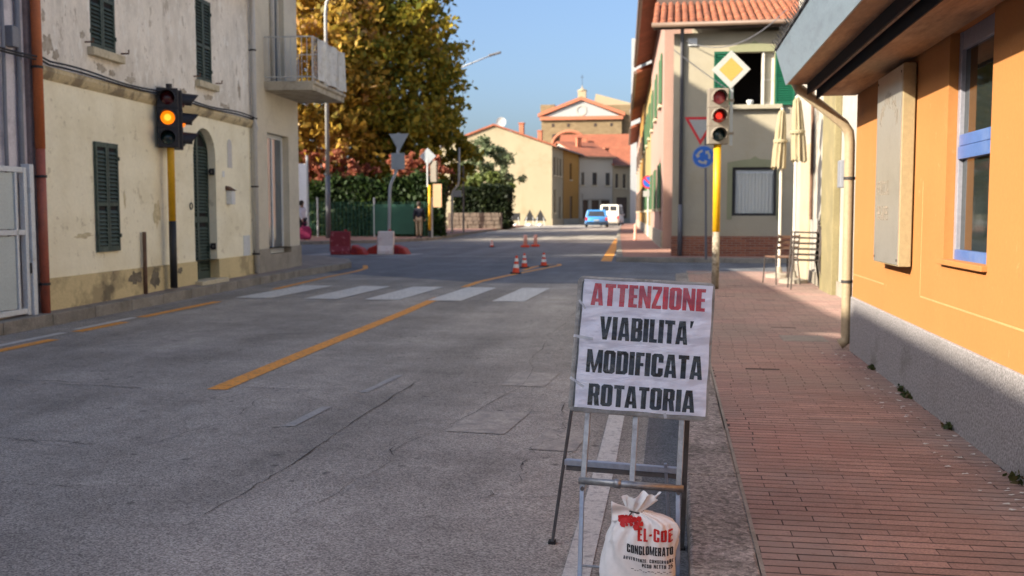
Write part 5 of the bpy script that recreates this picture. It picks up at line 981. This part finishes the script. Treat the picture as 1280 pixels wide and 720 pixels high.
delineator('left one of the two pale pink delineators on the sunlit road', (-5.6,38.2,0)); delineator('right one of the two pale pink delineators on the sunlit road', (-5.3,38.9,0))
for lb, x, tri in (('square back of a temporary sign before the cream gable', -15.85, 0), ('left triangular back of a temporary sign before the cream gable', -14.35, 1), ('right triangular back of a temporary sign before the cream gable', -13.25, 1)):
    t = thing('temporary_sign', lb, 'road sign', (x,101,.05), 0, 'temporary signs'); q = MB()
    if tri: q.prism([(-.6,0,.5),(.6,0,.5),(0,0,1.65)], (0,.04,0))
    else: q.box(-.5,.5,0,.04,.55,1.3)
    q.build('plate', 'rubber', t)
    for sx in (-1,1): q = MB(); q.beam((sx*.3,.02,.9),(sx*.45,-.3,0), .05, .05); q.build('leg', 'zinc_far', t)
    q = MB(); q.lathe([(.25,0),(.28,.12),(.18,.24)], 10, (0,-.2,0)); q.build('sandbag', 'bag_white', t, smooth=True)

# ---------------------------------------------------------------- vehicles
def vehicle(name, label, cat, loc, rz, m_, W_, L_, H_, belt, van=False):
    t = thing(name, label, cat, loc, rz); hw = W_/2
    def sec(y, w_, zb, zt, r=.12): return [(-w_+r,y,zb),(w_-r,y,zb),(w_,y,zb+r),(w_,y,(zb+zt)/2),(w_*.98,y,zt-r),(w_*.92,y,zt),(-w_*.92,y,zt),(-w_*.98,y,zt-r),(-w_,y,(zb+zt)/2),(-w_,y,zb+r)]
    q = MB(); q.loft([sec(0,hw*.90,.38,belt*.93), sec(.12,hw*.97,.28,belt), sec(.9,hw,.22,belt+.02), sec(L_*.55,hw,.22,belt), sec(L_-.9,hw,.22,belt*.95), sec(L_-.15,hw*.95,.26,belt*.80), sec(L_,hw*.86,.34,belt*.70)]); b_ = q.build('body', m_, t, smooth=True)
    y0, y1, y2, y3 = (.10,.28,L_*.62,L_*.84) if not van else (.03,.10,L_*.72,L_*.90); tw = hw*(.80 if not van else .90)
    def s2(y, w_, z): return (-w_,y,z),(w_,y,z)
    q = MB(); a = hw*.95; top = [(-tw,y1,H_-.05),(-tw*.9,y1+.1,H_),(tw*.9,y1+.1,H_),(tw,y1,H_-.05)]
    vb = [(-a,y0,belt-.03),(a,y0,belt-.03),(a,y3,belt-.06),(-a,y3,belt-.06),(-tw,y1,H_-.06),(tw,y1,H_-.06),(tw,y2,H_-.06),(-tw,y2,H_-.06),(-tw*.85,y1+.15,H_),(tw*.85,y1+.15,H_),(tw*.85,y2-.15,H_+.01),(-tw*.85,y2-.15,H_+.01)]
    q.add(vb, [(0,1,5,4),(1,2,6,5),(2,3,7,6),(3,0,4,7),(4,5,9,8),(5,6,10,9),(6,7,11,10),(7,4,8,11),(8,9,10,11)]); c_ = q.build('cabin', m_, t, bevel=.05)
    f = lambda u, v, out=.012: Vector((-a+2*a*u,y0,belt-.03)).lerp(Vector((-tw+2*tw*u,y1,H_-.06)), v)+Vector((0,-out,0))
    if van:
        for u0, u1 in ((.1,.47),(.53,.9)): q = MB(); q.quad(f(u0,.45),f(u1,.45),f(u1,.92),f(u0,.92)); q.build('rear_window', 'glass_far', c_)
    else: q = MB(); q.quad(f(.10,.12),f(.90,.12),f(.88,.90),f(.12,.90)); q.build('rear_window', 'glass_far', c_)
    for s in (-1,1):
        q = MB(); g_ = lambda u, v: Vector((s*a,y0+(y3-y0)*u,belt-.04)).lerp(Vector((s*tw,y1+(y2-y1)*u,H_-.06)), v)+Vector((s*.012,0,0))
        for u0, u1 in ((.12,.46),(.5,.86)): q.quad(g_(u0,.12),g_(u1,.12),g_(u1,.88),g_(u0,.88))
        q.build('side_window', 'glass_far', c_)
        q = MB(); q.box(s*hw*.86-.1,s*hw*.86+.1,-.03,.12,belt*.66,belt*.98); q.build('tail_lamp', 'car_lamp', b_, bevel=.02)
        for yy in (.65,L_-.8):
            q = MB(); q.X = Matrix.Translation((s*(hw-.1),yy,.3)) @ Matrix.Rotation(R(90),4,'Y'); q.lathe([(.18,-.1),(.3,-.09),(.3,.09),(.18,.1)], 18); wl = q.build('wheel', 'rubber', t); q = MB(); q.X = Matrix.Translation((s*(hw-.04),yy,.3)) @ Matrix.Rotation(R(90),4,'Y'); q.lathe([(.17,-.06),(.17,.06)], 14); q.build('rim', 'zinc_far', wl)
        q = MB(); q.box(s*(hw+.0)-.07,s*(hw+.0)+.14*s+.07,L_*.68,L_*.68+.1,belt,belt+.14); q.build('wing_mirror', m_, c_, bevel=.03)
    q = MB(); q.box(-hw*.9,hw*.9,-.05,.1,.34,.52); q.build('bumper', 'car_trim' if not van else 'grey_far', b_, bevel=.04); q = MB(); q.box(-.26,.26,-.06,-.02,belt*.62,belt*.62+.12); q.build('number_plate', 'sign_white', b_)
    return t
vehicle('blue_car', 'small light blue car driving away in the middle of the far street', 'car', (-7.1,95,0), R(3), 'car_blue', 2.2, 4.2, 1.66, .98)
vehicle('white_van', 'white van just ahead and to the right of the blue car', 'van', (-6.55,106,0), R(-4), 'car_white', 2.1, 4.8, 2.25, 1.1, True)

# ---------------------------------------------------------------- people
def skin_mesh(name, V, E_, rad, m_, parent, root=0):
    me = bpy.data.meshes.new(name); me.from_pydata(V, E_, []); me.materials.append(MATS[m_]); o = link(name, me, parent)
    sk = o.modifiers.new('skin', 'SKIN'); sk.use_smooth_shade = True
    for i, v in enumerate(me.skin_vertices[0].data): v.radius = (rad[i] if isinstance(rad[i], tuple) else (rad[i], rad[i])); v.use_root = (i == root)
    sb = o.modifiers.new('sub', 'SUBSURF'); sb.levels = 1; sb.render_levels = 2; return o
def person(label, loc, rz, stride, arm, top, legs, hair, shoes='cloth_dark', short=False):
    t = thing('person', label, 'person', loc, rz)
    st = stride
    V = [(0,0,.94),(0,0,1.12),(0,0,1.32),(0,0,1.43),(0,-.01,1.52),(0,-.02,1.62),(0,-.01,1.70),
         (.09,0,.90),(.10,-st*.55,.50),(.10,-st*.6+.04,.10),(.10,-st*.6-.10,.05), (-.09,0,.90),(-.10,st*.35,.50),(-.10,st*.95,.12),(-.10,st*.95-.12,.06),
         (.18,0,1.38),(.24,arm*.4,1.12),(.25,arm*.4-.14,.90),(.25,arm*.4-.18,.81), (-.18,0,1.38),(-.24,-arm*.4,1.12),(-.25,-arm*.4-.12,.90),(-.25,-arm*.4-.15,.81)]
    E_ = [(0,1),(1,2),(2,3),(3,4),(4,5),(5,6),(0,7),(7,8),(8,9),(9,10),(0,11),(11,12),(12,13),(13,14),(2,15),(15,16),(16,17),(17,18),(2,19),(19,20),(20,21),(21,22)]
    rd = [(.15,.11),(.13,.10),(.16,.11),(.06,.06),(.055,.055),(.085,.10),(.06,.075),.085,.06,.04,.035,.085,.06,.04,.035,.06,.042,.033,.03,.06,.042,.033,.03]
    skin_mesh('body', V, E_, rd, 'skin', t)
    iv = [0,1,2,3,15,16,17,19,20,21]; mp = {k:i for i,k in enumerate(iv)}; skin_mesh('top', [V[k] for k in iv], [(mp[a],mp[b]) for a,b in E_ if a in mp and b in mp], [(.175,.135),(.155,.12),(.18,.13),(.08,.08),.08,.062,.05,.08,.062,.05], top, t)
    iv = [0,7,8,9,11,12,13] if not short else [0,7,8,11,12]; mp = {k:i for i,k in enumerate(iv)}; skin_mesh('trousers', [V[k] for k in iv], [(mp[a],mp[b]) for a,b in E_ if a in mp and b in mp], [(.165,.125),.108,.082,.062,.108,.082,.062] if not short else [(.165,.125),.108,.082,.108,.082], legs, t)
    q = MB(); q.X = Matrix.Translation((0,.015,1.665)); q.lathe([(.095,-.12),(.112,-.04),(.11,.04),(.07,.10),(.0,.115)], 14, (0,0,0), False); q.build('hair', hair, t, smooth=True)
    for k in (10,14): q = MB(); x,y_,z = V[k]; q.box(x-.045,x+.045,y_-.04,y_+.2,0,.085); q.build('shoe', shoes, t, bevel=.03)
    return t
person('shopper in a light patterned top and dark trousers walking left of the lamp post', (-16.35,42.6,.12), R(70), .25, .3, 'cloth_light', 'cloth_dark', 'hair_dark', 'cloth_tan')
BG = thing('shopping_bag', 'magenta shopping bag carried by the walking shopper', 'bag', (-16.1,42.35,.16), R(20)); q = MB(); q.prism([(-.24,-.1,0),(.24,-.1,0),(.28,-.1,.3),(.2,-.1,.58),(-.2,-.1,.58),(-.28,-.1,.3)], (0,.22,0)); q.build('bag_body', 'cloth_magenta', BG, bevel=.06); q = MB(); q.tube([(-.12,0,.56),(-.08,0,.74),(.08,0,.74),(.12,0,.56)], .015, 6); q.build('handle', 'cloth_magenta', BG)
person('pedestrian in a dark jacket and khaki trousers behind the far yellow traffic light pole', (-12.25,47.6,.12), R(185), .12, .2, 'cloth_dark', 'cloth_khaki', 'hair_dark')

# ---------------------------------------------------------------- the warning sign on its trestle
WSn = thing('warning_sign', 'white detour notice on a folding metal trestle with sandbag, standing at the kerb', 'road sign', (-.13,3.55,0), 0)
BASE = Vector((-.13,3.55,0)); LV = lambda p: Vector(p)-BASE
O0 = LV((-.358,3.484,.600)); U = Vector((.487,-.005,-.0215)); Vv = Vector((.0265,.1145,.475)); Un, Vn = U.normalized(), Vv.normalized(); Nn = Un.cross(Vn).normalized()   # Nn points at the camera
if Nn.y > 0: Nn = -Nn
bw_, bh_ = U.length, Vv.length
B = lambda u, v, d=0.0: O0+Un*u+Vn*v+Nn*d
def rr_pts(x0,y0,x1,y1,r,n_=5):
    out = []
    for cx_, cy_, a0 in ((x1-r,y0+r,-90),(x1-r,y1-r,0),(x0+r,y1-r,90),(x0+r,y0+r,180)): out += [(cx_+r*math.cos(R(a0+90*k/n_)), cy_+r*math.sin(R(a0+90*k/n_))) for k in range(n_+1)]
    return out
q = MB(); q.prism([B(x,y_,-.022) for x,y_ in rr_pts(0,0,bw_,bh_,.022)], Nn*.016); bd = q.build('board', 'board_grey', WSn, bevel=.003)
q = MB()
o_, i_ = rr_pts(0,0,bw_,bh_,.022), rr_pts(.016,.016,bw_-.016,bh_-.016,.012)
for k in range(len(o_)):
    a, b, c, d = o_[k], o_[(k+1)%len(o_)], i_[(k+1)%len(o_)], i_[k]
    q.quad(B(*a,.004),B(*b,.004),B(*c,.004),B(*d,.004)); q.quad(B(*d,.004),B(*c,.004),B(*c,-.006),B(*d,-.006)); q.quad(B(*a,.004),B(*a,-.006),B(*b,-.006),B(*b,.004))
q.build('rim', 'board_grey', bd, fix=False)
# the printed sheet under film: a grid with soft wrinkles
sx0, sx1, sy0, sy1 = .022, bw_-.008, .016, bh_-.012; nx, ny = 70, 70; q = MB(); vs_ = []
def wr(u, v):
    e = min(u-sx0, sx1-u, v-sy0, sy1-v); 
    return .0058+(.0006*math.sin(u*60+v*22)+.0005*math.sin(v*75-u*40)+.0009*math.sin(u*23+v*47))*max(0,min(1,e/.03))
for j in range(ny+1):
    for i in range(nx+1): u = sx0+(sx1-sx0)*i/nx; v = sy0+(sy1-sy0)*j/ny; vs_.append(B(u+.001*math.sin(v*40)*(i in (0,nx)), v+.001*math.sin(u*32)*(j in (0,ny)), wr(u,v)))
q.add(vs_, [(j*(nx+1)+i, j*(nx+1)+i+1, (j+1)*(nx+1)+i+1, (j+1)*(nx+1)+i) for j in range(ny) for i in range(nx)])
sheet = q.build('notice_sheet', 'wrapped_sheet', bd, smooth=True, fix=False)
def line(txt, u0, u1, v0, v1, m_):
    ps, W_ = text_polys(txt, .05); q = MB(); u0 *= bw_; u1 *= bw_; t0 = bh_*(1-v1); t1 = bh_*(1-v0)
    for k, p in enumerate(ps):
        # subdivide each stroke so that it follows the wrinkles
        P2 = [(u0+(u1-u0)*x/W_, t0+(t1-t0)*y_) for x, y_ in p]
        if len(P2) == 4:
            n_ = 5
            for a in range(n_):
                for b in range(n_):
                    pt = lambda s, r_: (Vector(P2[0]).lerp(Vector(P2[1]), s)).lerp(Vector(P2[3]).lerp(Vector(P2[2]), s), r_)
                    c4 = [pt(a/n_,b/n_),pt((a+1)/n_,b/n_),pt((a+1)/n_,(b+1)/n_),pt(a/n_,(b+1)/n_)]; q.quad(*[B(w[0],w[1],wr(w[0],w[1])+.0009+.00006*(k%9)) for w in c4])
        else: q.poly([B(w[0],w[1],wr(w[0],w[1])+.0009+.00006*(k%9)) for w in P2])
    q.build('lettering', m_, sheet, smooth=False, fix=False)
line('ATTENZIONE', .105, .935, .050, .215, 'ink_red'); line("VIABILITA'", .185, .865, .293, .463, 'ink_black'); line('MODIFICATA', .110, .945, .540, .708, 'ink_black'); line('ROTATORIA', .140, .905, .788, .945, 'ink_black')
for a, b, w_ in (((.0,.27),(.07,.262),.010), ((.01,.40),(.035,.37),.008), ((.0,.12),(.05,.09),.009), ((.34,.018),(.345,.0),.010)):
    q = MB(); d = (Vector(b)-Vector(a)).normalized(); n_ = Vector((-d.y,d.x))*w_/2
    for k in range(8):
        p, r_ = Vector(a).lerp(Vector(b),k/8), Vector(a).lerp(Vector(b),(k+1)/8); q.quad(*[B(w[0],w[1],max(.0045,wr(w[0],w[1]))+.0017) for w in (p-n_,r_-n_,r_+n_,p+n_)])
    q.build('tape_strip', 'tape', bd, fix=False)
q = MB(); vs_ = []; nx, ny = 40, 40
for j in range(ny+1):
    for i in range(nx+1):
        u = .003+(bw_-.006)*i/nx; v = .003+(bh_-.006)*j/ny; e = min(i,nx-i,j,ny-j)/6
        vs_.append(B(u, v, .0092+min(1,e)*(.0009*math.sin(u*34+v*61)+.0007*math.sin(u*90-v*38)+.0005*math.sin(v*130+u*20))))
q.add(vs_, [(j*(nx+1)+i, j*(nx+1)+i+1, (j+1)*(nx+1)+i+1, (j+1)*(nx+1)+i) for j in range(ny) for i in range(nx)]); q.build('plastic_film', 'film', bd, smooth=True, fix=False)
FRM = WSn
def leg(name, a, b, w_, h_, m_, par=WSn): q = MB(); q.beam(LV(a), LV(b), w_, h_, (0,1,0)); return q.build(name, m_, par, bevel=.002)
leg('front_leg', (-.284,3.512,.66), (-.299,3.435,.335), .020, .020, 'steel_frame'); leg('front_leg', (.046,3.512,.66), (.033,3.435,.335), .020, .020, 'steel_frame')
leg('leg_extension', (-.300,3.432,.345), (-.300,3.340,.0), .016, .018, 'steel_blue'); leg('leg_extension', (.032,3.432,.345), (.034,3.344,.0), .016, .018, 'steel_blue')
leg('rear_leg', (-.315,3.650,.90), (-.452,3.825,.0), .012, .022, 'steel_dark'); leg('rear_leg', (.075,3.650,.90), (.052,3.825,.0), .018, .022, 'steel_dark')
q = MB(); q.tube([LV((-.312,3.424,.367)),LV((.050,3.424,.352))], .0125, 14); cbr = q.build('cross_tube', 'steel_frame', WSn, smooth=True)
q = MB(); q.tube([LV((-.19,3.424,.362)),LV((-.165,3.424,.361))], .0165, 14); q.build('tube_collar', 'steel_frame', cbr, smooth=True)
leg('rear_rail', (-.395,3.742,.352), (.045,3.745,.334), .022, .026, 'steel_blue'); leg('rear_rail', (-.39,3.752,.326), (.05,3.755,.308), .018, .012, 'steel_dark')
leg('centre_strut', (-.116,3.515,.64), (-.127,3.432,.365), .020, .006, 'steel_frame'); leg('rear_strut', (-.013,3.735,.362), (.002,3.79,.10), .012, .014, 'steel_blue'); leg('bottom_rail', (-.296,3.36,.085), (.033,3.36,.078), .008, .008, 'steel_frame')
for p in ((-.299,3.427,.34),(.033,3.427,.34)): q = MB(); q.X = Matrix.Translation(LV(p)) @ Matrix.Rotation(R(90),4,'X'); q.lathe([(.007,-.014),(.007,.014)], 8); q.build('bolt', 'steel_dark', WSn)
for p in ((-.300,3.338,0),(.034,3.342,0),(-.453,3.827,0),(.052,3.827,0)): q = MB(); c_ = LV(p); q.box(c_.x-.014,c_.x+.014,c_.y-.016,c_.y+.016,.0,.012); q.build('foot', 'rubber', WSn)
# sandbag standing in front of the trestle
SBG = thing('sandbag', 'tied white plastic sandbag with red and black print under the warning sign', 'sandbag', (-.100,3.262,0), 0); SBG.scale = (.95,.95,.93)
prof = [(.0,0,.105),(.012,0,.122),(.05,.0,.130),(.12,.002,.131),(.19,.006,.126),(.25,.014,.121),(.285,.020,.113),(.310,.022,.098),(.326,.014,.072),(.336,.000,.046),(.343,-.010,.026)]
def prof_at(z):
    for (z0,c0,h0),(z1,c1,h1) in zip(prof, prof[1:]):
        if z <= z1: t = (z-z0)/(z1-z0); return c0+(c1-c0)*t, h0+(h1-h0)*t
    return prof[-1][1:]
PE = 2.5
def bag_r(a): return (abs(math.cos(a))**PE+abs(math.sin(a))**PE)**(-1/PE)
def bag_pt(a, z, push=0.0):
    c, h = prof_at(z); d = h*.64; k = bag_r(a); up_ = max(0,(z-.17)/.19)
    wrk = .010*up_*math.sin(9*a+14*z)+.007*up_*math.sin(17*a-20*z)+.004*math.sin(3*a+z*30)+.0025*math.sin(11*a+z*60)
    wrk *= min(1, h/.06); return Vector((c+(h*k+wrk+push)*math.cos(a), (d*k+wrk+push)*math.sin(a), z))
q = MB(); NA = 96; zs = sorted({p[0] for p in prof}|set(np.linspace(.02,.342,40)))
q.loft([[bag_pt(2*PI*k/NA, z) for k in range(NA)] for z in zs]); bag = q.build('bag_body', 'bag_white', SBG, smooth=True)
# the gathered mouth above the tie
rings = []
for f in np.linspace(0,1,12):
    z = .341+.050*f; rx_ = .024+.036*f**.8; ry_ = .018+.014*f; rings.append([Vector((-.010+.022*f+(rx_+.008*f*math.sin(7*a)+.005*f*math.sin(13*a+1))*math.cos(a), (ry_+.012*f*math.sin(9*a+.6))*math.sin(a), z+.012*f*math.sin(5*a+.5)+.010*f*math.cos(a))) for a in np.linspace(0,2*PI,60,endpoint=False)])
q = MB(); q.loft(rings, False); q.build('bag_mouth', 'bag_white', SBG, smooth=True)
q = MB(); q.tube([(-.010+.028*math.cos(t),.024*math.sin(t),.342+.003*math.sin(2*t)) for t in np.linspace(0,2*PI,20)], .003, 6); q.tube([(-.02,-.026,.342),(-.035,-.036,.325),(-.03,-.055,.308)], .0022, 5); q.build('tie_wire', 'iron_dark', SBG)
# loose ear of the bag at the left of the tie
q = MB(); vs_ = []; n_ = 14
for j in range(n_+1):
    for i in range(n_+1):
        u, v = i/n_, j/n_; vs_.append((-.012-.078*u, -.020-.012*u-.012*math.sin(v*6+u*3)*u, .338+(v-.5)*(.020+.055*u)+.008*u))
q.add(vs_, [(j*(n_+1)+i,j*(n_+1)+i+1,(j+1)*(n_+1)+i+1,(j+1)*(n_+1)+i) for j in range(n_) for i in range(n_)]); ear = q.build('bag_ear', 'bag_white', SBG, smooth=True); sd_ = ear.modifiers.new('solid','SOLIDIFY'); sd_.thickness = .003
def bag_front(x, z, lift=.0016):
    """point on the bag's front at sideways offset x from its axis"""
    lo, hi = -PI, 0.0; x = max(-.126, min(.126, x)); best = None
    for _ in range(26):
        m_ = (lo+hi)/2; p = bag_pt(m_, z, lift)
        if p.x < x: lo = m_
        else: hi = m_
    return bag_pt((lo+hi)/2, z, lift)
def bag_text(txt, x0, x1, z0, h_, m_, tilt=-.10, gap=.06):
    ps, W_ = text_polys(txt, gap); q = MB()
    for k, p in enumerate(ps):
        P2 = [Vector((x0+(x1-x0)*a/W_, z0+h_*b+tilt*((x1-x0)*a/W_))) for a, b in p]
        if max(v.x for v in P2) > .124: continue
        if len(P2) == 4:
            n_ = 3; pt = lambda s, r_: P2[0].lerp(P2[1], s).lerp(P2[3].lerp(P2[2], s), r_)
            for a in range(n_):
                for b in range(n_): q.quad(*[bag_front(w.x,w.y,.0013+.00008*(k%7)) for w in (pt(a/n_,b/n_),pt((a+1)/n_,b/n_),pt((a+1)/n_,(b+1)/n_),pt(a/n_,(b+1)/n_))])
        else: q.poly([bag_front(w.x,w.y,.0013+.00008*(k%7)) for w in P2])
    q.build('print', m_, bag, fix=False)
bag_text('EL-COE', .002, .121, .258, .043, 'bag_red', -.06, .10); bag_text('CONGLOMERATO', -.034, .123, .217, .030, 'bag_ink', -.10, .09)
bag_text('AVVERTENZE: CONSERVARE', -.046, .124, .192, .012, 'bag_ink', -.10, .16); bag_text('PESO NETTO 25', .018, .122, .168, .013, 'bag_ink', -.10, .14); bag_text('-..-..--.-.-.-', -.02, .12, .154, .012, 'bag_ink', -.10, .02)
q = MB(); random.seed(3)
for k in range(16):
    cx_, cz_ = random.uniform(-.070,.010), random.uniform(.325,.352); cx_ = -.060+k*.0050; cz_ = .320+.013*math.sin(k*2.1)-.006*(k>9); r_ = random.uniform(.006,.014)
    pts = [(cx_+r_*math.cos(t)*random.uniform(.6,1.2), cz_+r_*.8*math.sin(t)*random.uniform(.6,1.2)) for t in np.linspace(0,5.3,7)]
    q.poly([Vector((x, min(bag_front(x,min(z,.338),.003).y if abs(x) < .11 else 0, -.02-.15*max(0,-x-.01)-.016)-.0004*k, z)) for x, z in pts])
q.build('red_print', 'bag_red', bag, fix=False)
